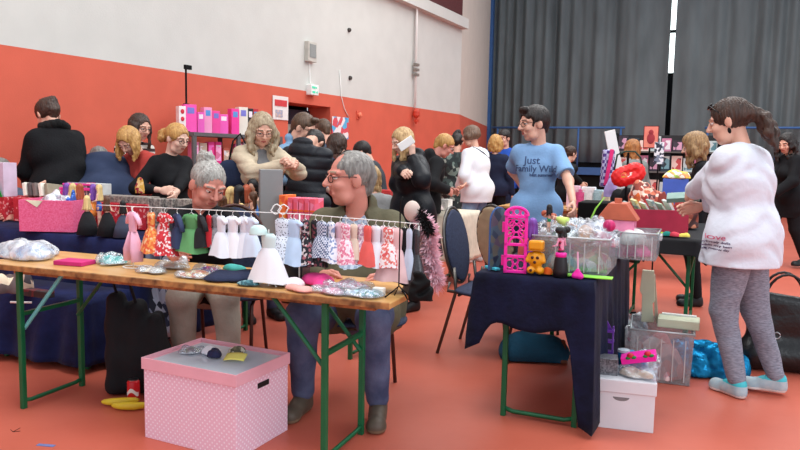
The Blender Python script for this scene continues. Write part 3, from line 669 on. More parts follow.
# ------------------------------------------------------------------ tables, cloths, chairs
m_wood = M('bench_wood', (214, 168, 104), rough=.38, c2=(192, 138, 78), scale=5, stretch=(.35, 4, 1), bump=.06, bscale=25, coat=.15, detail=6)
m_wedge = M('bench_wood_edge', (186, 134, 78), rough=.55, c2=(96, 62, 36), scale=22, stretch=(1, 1, 1))
m_green = M('green_steel', (10, 92, 54), rough=.42, var=.12)
m_turq = M('turquoise_steel', (96, 186, 186), rough=.4)
m_navy = M('navy_velvet', (9, 11, 28), rough=.85, c2=(20, 24, 52), scale=9, bump=.35, bscale=45, sheen=.04, spec=.15, detail=6)
UR = Vector((.911, -.412, 0)).normalized(); VR = Vector((.412, .911, 0)).normalized(); UA = math.atan2(UR.y, UR.x)
def bench_table(lab, near_left, L, W_, z=.76, name='folding_table', top=None, legs_at=None, turq=False, rz=UA):
    "near_left corner; local x along the near edge (length L), y away (W_)"
    t = thing(name, lab, 'table', (near_left[0], near_left[1], 0), rz)
    b = MB(); b.box((L / 2, W_ / 2, z - .0125), (L, W_, .025)); b.build('tabletop', top or m_wood, t, bevel=.004)
    if not top:
        b = MB(); b.box((L / 2, .006, z - .0135), (L * .998, .014, .0282)); b.build('edge_band', m_wedge, t, bevel=.003)
        b = MB(); b.box((L / 2, W_ / 2, z - .045), (L * .9, W_ * .55, .04)); b.build('under_board', m_wedge, t)
    xs = legs_at if legs_at is not None else ((.24, L - .30) if L > W_ else (.05, L - .05))
    for i, x in enumerate(xs):
        sg = 1 if i == 0 else -1
        for y in (.055, W_ - .055):
            b = MB(); b.box((x, y, (z - .025) / 2), (.026, .026, z - .025)); b.build('leg', m_green, t, bevel=.003)
        b = MB(); b.tube([(x, .055, .045), (x + sg * .0, .10, .035), (x, W_ - .10, .035), (x, W_ - .055, .045)], .011, 6); b.build('foot_bar', m_green, t, smooth=True)
        b = MB(); b.box((x, W_ / 2, z - .26), (.02, W_ - .11, .02)); b.build('crossbar', m_green, t)
        for y in (.075, W_ - .075):
            b = MB(); b.tube([(x, y, z - .34), (x + sg * .27, y, z - .035)], .010, 6); b.build('brace', m_turq if (turq and i == 0 and y < .1) else m_green, t)
    return t
q0 = pz(390, 303.5, .76); q1 = pz(0, 261, .778); q1.z = q0.z; T1d = (q0 - q1); L1 = 2.28; T1d.normalize(); T1A = math.atan2(T1d.y, T1d.x); T1n = Vector((-T1d.y, T1d.x, 0)); T1o = q0 - T1d * L1; T1o.z = 0
table1 = bench_table('long honey-coloured wooden folding table with green legs in the foreground', T1o, L1, .50, legs_at=(.22, L1 - .315), turq=True, rz=T1A)
def t1(x, y=0, z=0): return T1o + T1d * x + T1n * y + Vector((0, 0, .76 + z - .0))
def t1px(px, y=0.0):
    "x along table 1 for a picture column at depth y from its near edge"
    k = (px - 400) / F; o = T1o + T1n * y; return (k * o.y - o.x) / (T1d.x - k * T1d.y)
def drape(name, lab, P, L, W_, z, drops, mat=None, rz=UA, fold=.02, sd=1, fr=26, cat='tablecloth', flare=.03, seg=150, group=None, inset=0):
    "cloth over a rectangular top; drops(side, u) gives the fall of the cloth; sides near, right, far, left"
    per = []; r = .012
    cs = [(0, 0), (L, 0), (L, W_), (0, W_)]; ns = [(0, -1), (1, 0), (0, 1), (-1, 0)]; tot = 2 * (L + W_)
    for k in range(4):
        a, c = cs[k], cs[(k + 1) % 4]; ln = math.dist(a, c); n = max(6, int(seg * ln / tot))
        for i in range(n):
            u = i / n; nx, ny = ns[k]
            if u < .03: m_ = ns[k - 1]; nx, ny = nx + m_[0], ny + m_[1]
            per.append((a[0] + (c[0] - a[0]) * u, a[1] + (c[1] - a[1]) * u, nx, ny, drops(k, u), ln * u + k * 3.1))
    b = MB(); rows = 12; n = len(per); vs = []; rnd = random.Random(sd); ph = [rnd.uniform(0, 6) for _ in range(5)]
    for j in range(rows + 1):
        v = j / rows
        for (x, y, nx, ny, d, s_) in per:
            f = fold * min(1, v * 1.3) * (math.sin(fr * s_ + ph[0] + 1.2 * math.sin(5 * s_ + ph[1])) + .5 * math.sin(fr * 2.3 * s_ + ph[2] + v * 1.5)) * min(1, d / .3)
            o = .012 + flare * v + f + abs(fold) * v
            vs.append((x + nx * o * (1 if j else .6), y + ny * o * (1 if j else .6), z + .004 - (d * v if j else 0)))
    fs = [(j * n + i, (j + 1) * n + i, (j + 1) * n + (i + 1) % n, j * n + (i + 1) % n) for j in range(rows) for i in range(n)]
    fs.append(tuple(range(n))); b.add(vs, fs)
    o = b.build(name, mat or m_navy, smooth=True, loc=(P[0], P[1], 0), rz=rz); o.modifiers.new('s', 'SOLIDIFY').thickness = .004
    m_ = o.modifiers[-1]; m_.offset = 1
    return tag(o, lab, cat, group)
# right foreground table with the velvet cloth
t2l = pz(478, 273, .76); t2r = pz(592, 283, .76); D2 = (t2r - t2l); W2 = D2.length; D2.normalize(); A2 = math.atan2(D2.y, D2.x); N2 = Vector((-D2.y, D2.x, 0)); L2 = 1.55
tb2 = bench_table('folding table with green legs under the dark blue velvet cloth on the right', t2l, W2, L2, z=.752, legs_at=(), top=m_wood)
for i, y in enumerate((.10, L2 - .2)):
    for x in (.13, W2 - .07): b = MB(); b.box((x, y, .363), (.026, .026, .726)); b.build('leg', m_green, tb2, bevel=.003)
    b = MB(); b.tube([(.13, y, .045), (.18, y, .03), (W2 - .12, y, .03), (W2 - .07, y, .045)], .012, 6); b.build('foot_bar', m_green, tb2, smooth=True)
tb2.rotation_euler = (0, 0, A2)
def sm(a, b_, x): x = min(1, max(0, (x - a) / (b_ - a))); return x * x * (3 - 2 * x)
def dr2(k, u):
    if k == 0: return .25 + .14 * math.exp(-(u / .10) ** 2) + .48 * sm(.80, .97, u) - .015 * math.sin(u * 9)
    if k == 1: return .74 - .25 * sm(0, .25, u) + .12 * sm(.3, .6, u)
    if k == 2: return .3
    return .39 - .14 * sm(0, .2, 1 - u)
drape('velvet_tablecloth', 'dark navy crushed velvet cloth hanging over the right-hand foreground table', t2l, W2, L2, .756, dr2, rz=A2, fold=.012, sd=4, fr=22, flare=.012)
def t2(x, y=0, z=0): return t2l + D2 * x + N2 * y + Vector((0, 0, .008 + z))
# further tables
t3l = Vector((1.50, 5.0, 0))
tb3 = bench_table('green-legged folding table holding the red book box in front of the woman in white', t3l, .60, 1.45, z=.80, legs_at=(.06, .54))
drape('black_tablecloth', 'short black cloth on the table under the red book box', t3l, .60, 1.45, .80, lambda k, u: (.10, .16, .2, .5)[k], mat=M('black_cloth', (20, 20, 24), rough=.9), fold=.008, sd=9)
t4l = Vector((-3.50, 5.30, 0))
tb4 = bench_table('folding table under the navy cloth at far left', t4l, 1.95, .85, z=.752)
drape('blue_tablecloth', 'dark blue velvet cloth reaching the floor on the far left table', t4l, 1.95, .85, .756, lambda k, u: .70 if k in (0, 1, 3) else .3, fold=.022, sd=6, fr=17, mat=M('blue_velvet', (13, 18, 50), rough=.85, c2=(24, 34, 78), scale=7, bump=.4, bscale=30, sheen=.05, spec=.15, detail=6), seg=220)
t6l = Vector((-1.52, 5.0, 0)); tb6 = bench_table('narrow wooden table behind the two seated sellers', t6l, 1.60, .40, z=.76)
t7l = Vector((-.75, 7.75, 0)); tb7 = bench_table('table with pale cloth left of the woman in the white shirt', t7l, 1.5, .6, z=.752)
drape('beige_tablecloth', 'pale beige cloth on the middle table beside the woman in the white shirt', t7l, 1.5, .6, .756, lambda k, u: .5, mat=M('beige_cloth', (206, 196, 176), rough=.9), fold=.01, sd=3)
t8l = Vector((1.2, 8.6, 0)); tb8 = bench_table('table with toy boxes behind the man in the blue shirt', t8l, 2.6, .6, z=.752)
# chairs
m_pad = M('chair_fabric_navy', (34, 40, 62), rough=.85, c2=(46, 54, 80), scale=60, bump=.2, bscale=150)
m_cfr = M('chair_frame_grey', (96, 92, 88), rough=.35, metal=.8, var=.05); m_shell = M('chair_shell_beige', (168, 148, 120), rough=.5)
def chair(lab, x, y, face, group=None, frame=None, pad=None):
    fr_ = frame or m_cfr; pad = pad or m_pad
    t = thing('conference_chair', lab, 'chair', (x, y, 0), -R(face), group)
    b = MB(); b.grid(lambda u, v: ((.5 - u) * .0, 0, 0), 2, 2) if 0 else None
    s_ = [Cone((-.15, .0, .45), (.15, .0, .45), .13, .13), Cone((-.16, .09, .45), (.16, .09, .45), .12, .12)]
    vf = surf([Cone(p.a, p.b, p.ra + .03, p.rb + .03, (0, 0, 1), .18) for p in s_], .012, .03); mesh_obj('seat', [vf], pad, t)
    def back(r, y0, th): 
        Rm = rotm('X', 10); return Ell((0, -.225 + y0, .73), (.205 + r, th, .255 + r), Rm)
    mesh_obj('backrest', [surf([back(0, .012, .022)], .01)], pad, t); mesh_obj('back_shell', [surf([back(.006, -.012, .016)], .01)], m_shell, t)
    pts = [(.215 * math.cos(a), -.225 - .17 * (math.sin(a)) * .26, .73 + .262 * math.sin(a)) for a in [R(-60 + 300 * i / 20) for i in range(21)]]
    b = MB(); pts = [(.212 * math.sin(a), -.225 - .176 * (-math.cos(a) * .262), .73 - .262 * math.cos(a)) for a in [2 * math.pi * i / 26 for i in range(27)]]; b.tube([(p[0], -.225 - (p[2] - .73) * .176, p[2]) for p in pts], .011, 7); b.build('back_frame', fr_, t, smooth=True)
    for q in (-1, 1):
        b = MB(); b.tube([(q * .19, -.19, .50), (q * .20, -.20, .44), (q * .205, .10, .42), (q * .21, .19, .40), (q * .215, .24, .0)], .0115, 7); b.build('leg', fr_, t, smooth=True)
        b = MB(); b.tube([(q * .195, -.16, .60), (q * .20, -.14, .44), (q * .215, -.26, .0)], .0115, 7); b.build('leg', fr_, t, smooth=True)
    b = MB(); b.tube([(-.2, -.12, .415), (.2, -.12, .415)], .009, 6); b.build('stretcher', fr_, t, smooth=True)
    return t
m_chd = M('chair_frame_brown', (70, 36, 30), rough=.45)
chair('navy conference chair with oval back standing free in the middle aisle', .60, 4.78, 116)
chair('conference chair with beige back shell behind the velvet-covered table', .91, 5.32, 58)
chair('dark chair under the seated man in the olive jacket', -.26, 3.84, 188, frame=m_chd)
chair('dark chair under the seated grey-haired woman', -1.12, 4.46, 180, frame=m_chd)

lbl = Vector((-2.62, 4.42, 0))
lb = bench_table('low bench under navy cloth below the left end of the foreground table', lbl, .80, .34, z=.44, name='low_bench', legs_at=(.06, .74), rz=T1A)
drape('bench_cloth', 'dark blue velvet cloth on the low bench below the left end of the foreground table', lbl, .80, .34, .445, lambda k, u: .40, fold=.02, sd=16, fr=15, rz=T1A, mat=M('blue_velvet'), seg=150)
# ------------------------------------------------------------------ the people
def X(px, d): return pd(px, 160, d).x
def L_(loc, face, H, p):
    "world point -> the person's own frame (1.70 m frame)"
    q = Matrix.Rotation(R(face), 3, 'Z') @ (Vector(p) - Vector((loc[0], loc[1], 0))); return tuple(q / (H / 1.70))
sk_f = skin('skin_fair', (214, 164, 142)); sk_r = skin('skin_ruddy', (206, 136, 120)); sk_p = skin('skin_pale', (220, 178, 158))
h_grey = hairmat('grey', (150, 146, 140), (96, 92, 88)); h_silver = hairmat('silver', (182, 178, 172), (120, 116, 110)); h_brown = hairmat('brown', (74, 50, 38), (40, 26, 20)); h_dk = hairmat('dark', (38, 26, 22), (18, 13, 12))
h_blond = hairmat('blond', (206, 172, 124), (150, 116, 74)); h_gold = hairmat('gold', (204, 158, 92), (156, 110, 58)); h_ash = hairmat('ash', (176, 158, 130), (126, 106, 80)); h_red = hairmat('ginger', (176, 116, 62), (120, 72, 36))
def cl(name, c, **k): return M('cloth_' + name, c, rough=k.pop('rough', .85), bump=k.pop('bump', .25), bscale=k.pop('bscale', 70), spec=.2, **k)
c_black = cl('black', (20, 20, 23)); c_navy = cl('navy', (30, 36, 58)); c_jean = cl('jeans', (62, 70, 98), c2=(92, 100, 128), scale=10); c_jean2 = cl('light_jeans', (92, 128, 168), c2=(130, 160, 190), scale=9)
c_olive = cl('olive', (84, 80, 62), c2=(100, 94, 74), scale=14); c_grey = cl('grey', (120, 120, 122)); c_white = cl('white', (222, 224, 230), var=.03); c_tr = cl('pale_grey_trousers', (142, 134, 122), c2=(164, 156, 144), scale=8)
m_shb = M('shoe_brown', (84, 72, 60), rough=.55); m_shk = M('shoe_black', (22, 22, 24), rough=.5); m_shg = M('shoe_grey_blue', (150, 176, 188), rough=.6, c2=(180, 188, 190), scale=30); m_sol = M('sole_turquoise', (60, 178, 188), rough=.5); m_solw = M('sole_white', (220, 220, 216), rough=.6)
# --- seated man in the olive jacket
lo = (X(361, 3.84), 3.84); fc = 190; H = 1.83
def wl(px, py, d): return L_(lo, fc, H, pd(px, py, d))
fR = wl(303, 408, 3.56); fL = wl(378, 420, 3.46)
c_plaid = M('shirt_check', (196, 206, 220), rough=.8, kind='checker', c2=(150, 166, 190), scale=60)
m14 = person('seated grey-haired man in olive jacket and jeans, looking left through glasses', lo, fc, H, hip=(0, -.02, .48), lean=15, neck=5, head=(58, 5, 0), hr=wl(318, 276, 3.40), hl=wl(392, 280, 3.36), pr=(.8, -.4, -.5), pl=(-.8, -.4, -.5),
    fr=(fR[0], fR[1]), fl=(fL[0], fL[1]), knee=(0, .4, 1), fat=.16, belly=.12, fem=False, sk=sk_r, hair=dict(style='short', th=.009, brow=(150, 130, 110), nose=1.3, bald=1), hm=h_grey, glasses=(30, 24, 22), near=2, hs=1.16,
    top=[dict(mat=c_plaid, infl=.012, sleeve='none', len=.1, name='shirt', vneck=.02), dict(mat=c_olive, infl=.03, sleeve='long', cuff=.92, len=.12, open=.05, ow=.085, collar=1, fold=.008, name='jacket')],
    legs=dict(mat=c_jean, infl=.02, fold=.005, long=.93), shoes=[m_shb, M('sole_tan', (120, 98, 76))])
# --- seated woman with the silver bun
lo = (X(204, 4.36), 4.36); fc = 172; H = 1.76
fR = wl(185, 385, 4.0); fL = wl(232, 392, 3.95)
m7 = person('seated woman with silver hair in a bun, black top, bending over the dolls clothes', lo, fc, H, hip=(0, -.02, .50), lean=24, neck=4, head=(-34, 30, -6), hr=L_(lo, fc, H, t1(t1px(168, .42), .40, .05)), hl=L_(lo, fc, H, t1(t1px(242, .44), .44, .06)), pr=(.9, -.3, -.5), pl=(-.9, -.3, -.5),
    fingers=((-.5, .7, -.2), (.5, .7, -.2)), fr=(fR[0], fR[1]), fl=(fL[0], fL[1]), knee=(0, .4, 1), fat=.1, sk=sk_r, hair=dict(style='bun', bun=(0, -.085, .095), br=.03, th=.008, brow=(150, 130, 118)), hm=h_silver, near=2, hs=1.17,
    top=dict(mat=c_black, infl=.018, sleeve='3q', len=.1, vneck=.06, fold=.005), legs=dict(mat=c_tr, infl=.022, fold=.005), shoes=m_shk, curl=(.5, .5))
# --- woman in the white tunic
lo = (X(747, 3.98), 3.98); fc = -42; H = 1.70
fR = wl(776, 392, 3.98); fL = wl(736, 400, 3.92)
def white_mat(C): return np.zeros(len(C), int)
m25 = person('large woman in white tunic and grey leggings with dark ponytail at the book box', lo, fc, H, lean=8, twist=4, neck=10, head=(-14, 18, 3), hr=wl(703, 206, 4.38), hl=wl(690, 194, 4.45), pr=(.9, -.5, -.8), pl=(-.7, -.8, -.7),
    fr=(fR[0], fR[1]), fl=(fL[0], fL[1]), fat=.20, hs=1.10, sk=sk_f, hair=dict(style='pony', len=.22, dir=(0, -.45, -1), th=.014, tie=((0, -.135, .01), M('tie_pink', (226, 150, 160)))), hm=h_brown, near=2,
    top=dict(mat=M('white_linen', (214, 218, 228), rough=.8, var=.02, bump=.5, bscale=22), infl=.034, sinfl=.028, sleeve='long', cuff=.80, len=.17, hem=.18, flare=.02, hfl=.88, fold=.012, fr=48, name='tunic'),
    legs=dict(mat=M('grey_melange', (104, 108, 122), rough=.9, c2=(150, 154, 166), scale=40, stretch=(1, 1, 5), bump=.3, bscale=60), infl=.014, fold=.004, name='leggings', fr=40), shoes=[m_shg, m_sol], hw=(-20, 20), curl=(.5, .5))
# --- man in the blue T-shirt
lo = (X(538, 5.8), 5.8); fc = 200; H = 1.74
m21 = person('dark-haired man in a printed light blue T-shirt and glasses, looking left', lo, fc, H, lean=3, head=(55, 12, 0), neck=6, swd=.148, hr=(.10, -.20, 1.0), hl=wl(573, 202, 5.35), pr=(.6, -.9, -.3), pl=(-.5, -.9, -.3), fat=-.07, belly=0, fem=False, hs=1.17, sk=sk_f,
    hair=dict(style='short', th=.016, quiff=1, brow=(50, 36, 30)), hm=h_dk, glasses=(26, 22, 22), near=2, top=dict(mat=cl('light_blue', (124, 160, 200), var=.06), infl=.02, sinfl=.012, sleeve='short', len=.13, hem=.14, fold=.006, name='t_shirt'),
    legs=dict(mat=c_navy, infl=.016), shoes=m_shk, curl=(.4, .45))
tt = m21['tops'][0]; Cc = m21['ch']; tmat = M('print_navy', (60, 80, 118), rough=.8)
for txt, dx, dz, sz in (('Just', .03, .125, .085), ('Family Wild', .0, .06, .072), ('best summer', -.045, .012, .034)):
    put_text(m21['root'], tt, txt, Vector(Cc) + Vector((dx, .05, dz)), (-1, 0, 0), (0, 0, 1), sz, tmat, 'shirt_print', .0012)
# --- shoppers at left
lo = (X(60, 6.0), 6.0); fc = -48; H = 1.80
m2 = person('woman from behind in a black coat with fur collar at far left', lo, fc, H, lean=16, neck=8, head=(-8, 34, 0), hr=wl(50, 182, 5.8), hl=wl(30, 186, 6.2), fat=.16, sk=sk_f, hair=dict(style='bun', bun=(0, -.09, .06), br=.03, th=.014, tie=((0.02, -.10, .08), m_black)), hm=h_brown,
    top=dict(mat=cl('coat_black', (17, 17, 20), bump=.5), infl=.034, sinfl=.026, sleeve='long', len=.34, hem=.2, flare=.03, hfl=.85, collar=2, fold=.008, name='coat'), legs=dict(mat=c_black), shoes=m_shk, near=1)
b = MB(Matrix.Translation(Vector(m2['nb'])) @ Matrix(m2['Rt'].tolist()).to_4x4()); rr = random.Random(2)
for i in range(16):
    a = math.pi * 2 * i / 16; b.ell((.09 * math.cos(a), .075 * math.sin(a) - .01, .02 + .01 * math.sin(3 * a)), (.038, .038, .036), 8, 6)
b.build('fur_collar', M('fur_black', (12, 12, 13), rough=.95, bump=1, bscale=200), m2['root'], smooth=True)
lo = (X(108, 6.05), 6.05); fc = -30; H = 1.74
m3 = person('person bending far forward in a dark blue jacket beside the black coat', lo, fc, H, lean=76, neck=10, head=(0, 70, 0), hr=(.2, .55, .75), hl=(-.2, .55, .75), fat=.34, sk=sk_f, hair=dict(style='short'), hm=h_grey, fem=False,
    top=dict(mat=cl('jacket_blue', (38, 48, 72), c2=(52, 62, 88), scale=6), infl=.03, sleeve='long', len=.1, fold=.005, name='jacket'), legs=dict(mat=c_navy), shoes=m_shk, near=0)
b = MB(); 
lo = (X(11, 6.02), 6.02); fc = 170; H = 1.70
person('grey-haired seller seated low behind the far left table', lo, fc, H, hip=(0, 0, .52), lean=22, neck=10, head=(10, 32, 0), hr=(.2, .4, .78), hl=(-.2, .4, .78), fr=(.12, .4), fl=(-.12, .4), knee=(0, .4, 1), fat=.1, sk=sk_r, hair=dict(style='short', th=.016), hm=h_grey, fem=False, near=1, glasses=(60, 60, 60),
    top=dict(mat=cl('blue_grey', (104, 118, 140)), infl=.02, sleeve='long', len=.1), legs=dict(mat=c_navy), shoes=m_shk)
lo = (X(133, 6.85), 6.85); fc = 120; H = 1.70
sp_ = M('stripes_knit', (206, 196, 186), rough=.9, kind='wave', c2=(62, 40, 40), scale=5.0, thr=(.42, .58))
person('woman with long brown hair and glasses in a striped jumper by the orange wall', lo, fc, H, lean=8, neck=5, head=(0, 22, 0), hr=wl(150, 170, 6.5), hl=wl(130, 172, 6.6), sk=sk_f, hair=dict(style='long', len=.2, th=.012), hm=h_brown, glasses=(40, 30, 30), near=1,
    top=dict(mat=sp_, infl=.022, sleeve='long', len=.15, name='jumper'), legs=dict(mat=c_jean), shoes=m_shk)
lo = (X(150, 6.35), 6.35); fc = 215; H = 1.60
person('blonde woman with loose hair and red vest, head bowed between two shoppers', lo, fc, H, lean=22, neck=10, head=(-20, 48, 0), hr=(.2, .4, .8), hl=(-.2, .4, .8), sk=sk_f, hair=dict(style='long', len=.16, th=.016, vol=1.1), hm=h_gold, near=1,
    top=dict(mat=cl('red_vest', (168, 62, 56)), infl=.024, sleeve='long', len=.1), legs=dict(mat=c_jean), shoes=m_shk)
lo = (X(169, 5.85), 5.85); fc = 128; H = 1.57
person('blonde woman with glasses in a black long-sleeved top, looking down at the table', lo, fc, H, lean=8, neck=8, head=(-8, 24, 0), hr=wl(160, 190, 5.55), hl=wl(176, 194, 5.5), pr=(.5, -.9, -.2), sk=sk_p, fat=.12, hair=dict(style='pony', len=.10, th=.012), hm=h_gold, glasses=(26, 24, 24), near=1, hs=1.1,
    top=dict(mat=c_black, infl=.016, sleeve='long', cuff=.72, len=.14, fold=.005, vneck=.02), legs=dict(mat=c_jean), shoes=m_shk)
def quilt(P): return .013 * (1 - np.abs(np.sin(P[:, 2] * 36 + 3 * P[:, 0]))) ** 2 - .004
lo = (X(259, 5.62), 5.62); fc = 148; H = 1.66
m8 = person('blonde woman in a cream quilted jacket and glasses looking down at her hands', lo, fc, H, lean=4, neck=10, head=(8, 30, 0), hr=wl(281, 166, 5.25), hl=wl(292, 164, 5.3), pr=(.8, -.5, -.6), sk=sk_f, hair=dict(style='wavy', len=.19, th=.014, vol=1.0), hm=h_ash, glasses=(120, 80, 70), near=1, hs=1.1,
    top=[dict(mat=c_grey, infl=.012, sleeve='none', len=.1), dict(mat=cl('cream', (190, 174, 150)), infl=.034, sinfl=.022, sleeve='long', len=.1, open=.05, collar=1, disp=quilt, name='jacket')], legs=dict(mat=c_jean), shoes=m_shk, curl=(.8, .8))
lo = (X(291, 6.35), 6.35); fc = 108; H = 1.71
person('man with glasses in a pale denim shirt with a backpack strap, near the doorway', lo, fc, H, lean=8, neck=10, head=(0, 30, 0), hr=wl(300, 184, 6.0), hl=(-.2, .3, 1.0), fem=False, sk=sk_f, hair=dict(style='short', th=.012, quiff=1, brow=(80, 60, 48)), hm=hairmat('mid', (100, 76, 58), (64, 46, 34)), glasses=(30, 30, 34), near=1, hs=1.1,
    top=dict(mat=cl('denim_pale', (122, 156, 188)), infl=.02, sleeve='long', cuff=.7, len=.14, collar=1), legs=dict(mat=c_jean), shoes=m_shk)
lo = (X(305, 6.0), 6.0); fc = 25; H = 1.66
person('person in a black quilted jacket with hood down, back turned, beside the denim shirt', lo, fc, H, lean=6, neck=45, head=(-10, 80, 0), hr=wl(304, 189, 6.2), hl=(-.25, .25, .95), fem=False, sk=sk_f, hair=dict(style='short'), hm=h_dk, near=1, fat=.1,
    top=dict(mat=cl('quilt_black', (34, 36, 42), rough=.5), infl=.036, sinfl=.03, sleeve='long', len=.14, hood=1, disp=lambda P: .02 * (1 - np.abs(np.sin(P[:, 2] * 30 + 2 * P[:, 0]))) ** 2 - .006, name='jacket'), legs=dict(mat=c_jean), shoes=m_shk)
lo = (X(326, 8.4), 8.4); fc = -20; H = 1.76
person('short-haired man in a black and white patterned shirt beside the doorway', lo, fc, H, lean=6, neck=6, head=(-20, 22, 0), fem=False, sk=sk_f, hair=dict(style='short', th=.012), hm=hairmat('mid', (100, 76, 58)), near=1, top=dict(mat=MP('pattern_bw', .8, ((30, 34, 46), (190, 196, 206), (60, 70, 90), (30, 34, 46)), 22), infl=.02, sleeve='long', len=.12), legs=dict(mat=c_navy), shoes=m_shk)
lo = (X(352, 6.75), 6.75); fc = -60; H = 1.56
person('woman with dark brown hair in a black jacket bending to the left', lo, fc, H, lean=18, neck=8, head=(0, 30, 0), hr=wl(328, 190, 6.6), hl=wl(326, 190, 6.9), sk=sk_f, hair=dict(style='long', len=.16, th=.02, vol=1.1), hm=h_brown, near=1, fat=.2, top=dict(mat=c_black, infl=.03, sleeve='long', len=.14, hood=1, name='jacket'), legs=dict(mat=c_jean), shoes=m_shk)
lo = (X(379, 7.9), 7.9); fc = -80; H = 1.52
person('man with short black hair in a dark grey jacket bowing to the left', lo, fc, H, lean=20, neck=8, head=(0, 35, 0), hr=wl(352, 188, 7.8), hl=wl(350, 188, 8.0), fem=False, sk=sk_f, hair=dict(style='short', th=.02), hm=h_dk, near=1, fat=.1, top=dict(mat=cl('dark_grey', (56, 60, 66)), infl=.026, sleeve='long', len=.14, name='jacket'), legs=dict(mat=c_navy), shoes=m_shk)
lo = (X(376, 6.3), 6.3); fc = -20; H = 1.6
person('blonde person in a grey top seated back turned behind the man in olive', lo, fc, H, hip=(0, 0, .56), lean=14, neck=5, head=(-20, 15, 0), fr=(.12, .38), fl=(-.12, .38), knee=(0, .4, 1), hr=(.2, .4, .8), hl=(-.2, .4, .8), sk=sk_f, hair=dict(style='long', len=.26, th=.014), hm=h_blond, near=1, top=dict(mat=cl('heather', (140, 140, 140)), infl=.02, sleeve='long', len=.1), legs=dict(mat=c_jean), shoes=m_shk)
lo = (X(413, 6.1), 6.1); fc = 238; H = 1.59
m15 = person('blonde woman in a long black coat holding up a white phone', lo, fc, H, lean=8, neck=8, head=(4, 26, 0), hr=wl(404, 172, 5.7), hl=wl(413, 157, 5.85), pl=(-.8, .1, -.9), pr=(.8, -.4, -.7), sk=sk_p, hair=dict(style='long', len=.20, th=.014), hm=h_blond, near=1, fat=.16, hs=1.05, fingers=((0, 0, 0), (0, .1, 1)),
    top=dict(mat=cl('raincoat', (24, 25, 30), rough=.45), infl=.04, sinfl=.036, cuff=.8, sleeve='long', len=.42, hem=.19, flare=.09, hfl=.9, fold=.009, hood=1, name='coat'), legs=dict(mat=c_black), shoes=m_shk, curl=(.6, .8))
lo = (X(427, 7.35), 7.35); fc = 80; H = 1.60
person('man with blond short hair and glasses in a black hooded jacket, bowing to the right', lo, fc, H, lean=16, neck=14, head=(6, 34, 0), hr=wl(446, 190, 7.2), hl=wl(448, 190, 7.5), fem=False, sk=sk_r, hair=dict(style='short', th=.013), hm=h_gold, glasses=(40, 30, 30), near=1, hs=1.08, fat=.12, top=dict(mat=cl('hoodie', (24, 24, 26)), infl=.03, sleeve='long', len=.14, hood=1, name='jacket'), legs=dict(mat=c_jean), shoes=m_shk)
lo = (X(456, 9.7), 9.7); fc = 10; H = 1.66
person('person in a black and green patterned dress with hair knot, back turned', lo, fc, H, lean=4, neck=4, head=(0, 20, 0), hr=(.3, .2, .9), hl=(-.3, .2, .9), sk=sk_f, hair=dict(style='bun', bun=(0, -.05, .12), br=.035, th=.014), hm=h_dk, near=0, fat=.1, top=dict(mat=MP('pattern_leaf', .8, ((34, 46, 46), (110, 128, 120), (50, 64, 62), (150, 160, 150), (26, 32, 34)), 17), infl=.026, sleeve='short', len=.3, flare=.05, name='dress'), legs=dict(mat=c_black), shoes=m_shk)
lo = (X(478, 8.9), 8.9); fc = -48; H = 1.73
m18 = person('woman in a white shirt and light jeans with a thin black bag strap, back turned', lo, fc, H, lean=10, neck=4, head=(-18, 14, 0), hr=wl(462, 190, 8.6), hl=wl(459, 186, 8.9), pr=(.7, -.9, -.4), sk=sk_f, hair=dict(style='bob', len=.05, th=.018), hm=hairmat('greybrown', (120, 94, 76), (86, 64, 50)), near=1, fat=.2, top=dict(mat=c_white, infl=.026, sinfl=.022, sleeve='long', len=.18, hem=.17, fold=.007), legs=dict(mat=c_jean2, infl=.014), shoes=[M('shoe_white', (200, 200, 200)), m_solw])
lo = (X(495, 10.3), 10.3); fc = 20; H = 1.66
person('blonde person behind the woman in the white shirt', lo, fc, H, sk=sk_f, hair=dict(style='long', len=.14, th=.014), hm=h_gold, near=0, top=dict(mat=c_navy, infl=.02, sleeve='long', len=.14), legs=dict(mat=c_black), shoes=m_shk)
lo = (X(505, 11.6), 11.6); fc = 200; H = 1.78
person('dark-haired man in a bright blue top behind the man in the T-shirt', lo, fc, H, lean=5, neck=4, head=(20, 14, 0), fem=False, sk=sk_f, hair=dict(style='short', th=.02), hm=h_dk, near=1, top=dict(mat=cl('bright_blue', (42, 84, 176)), infl=.02, sleeve='long', len=.14), legs=dict(mat=c_navy), shoes=m_shk)
lo = (X(566, 10.2), 10.2); fc = 62; H = 1.52
person('girl with brown hair tied back in a black top facing right below the railing', lo, fc, H, lean=8, neck=4, head=(0, 12, 0), hr=wl(580, 182, 9.9), hl=wl(578, 184, 10.2), sk=sk_f, hair=dict(style='bun', bun=(0, -.1, .04), br=.03, th=.012), hm=h_brown, near=1, top=dict(mat=c_black, infl=.02, sleeve='long', len=.14), legs=dict(mat=cl('beige_trousers', (160, 140, 118))), shoes=m_shk)
lo = (X(637, 9.0), 9.0); fc = -30; H = 1.60
person('person with long ginger hair in a grey top among the stalls, back turned', lo, fc, H, lean=8, neck=6, head=(0, 15, 0), sk=sk_f, hair=dict(style='long', len=.26, th=.016), hm=h_red, near=0, top=dict(mat=cl('grey_top', (120, 124, 122)), infl=.02, sleeve='long', len=.14), legs=dict(mat=c_jean), shoes=m_shk)
lo = (X(707, 6.5), 6.5); fc = -70; H = 1.60
person('woman with curly dark blonde hair in black beyond the woman in the white tunic', lo, fc, H, lean=10, neck=6, head=(0, 20, 0), sk=sk_p, hair=dict(style='wavy', len=.2, th=.03, vol=1.4), hm=hairmat('curly', (164, 128, 84), (112, 82, 50)), near=1, top=dict(mat=c_black, infl=.02, sleeve='long', len=.14), legs=dict(mat=c_black), shoes=m_shk)
lo = (X(790, 9.0), 9.0); fc = -95; H = 1.72
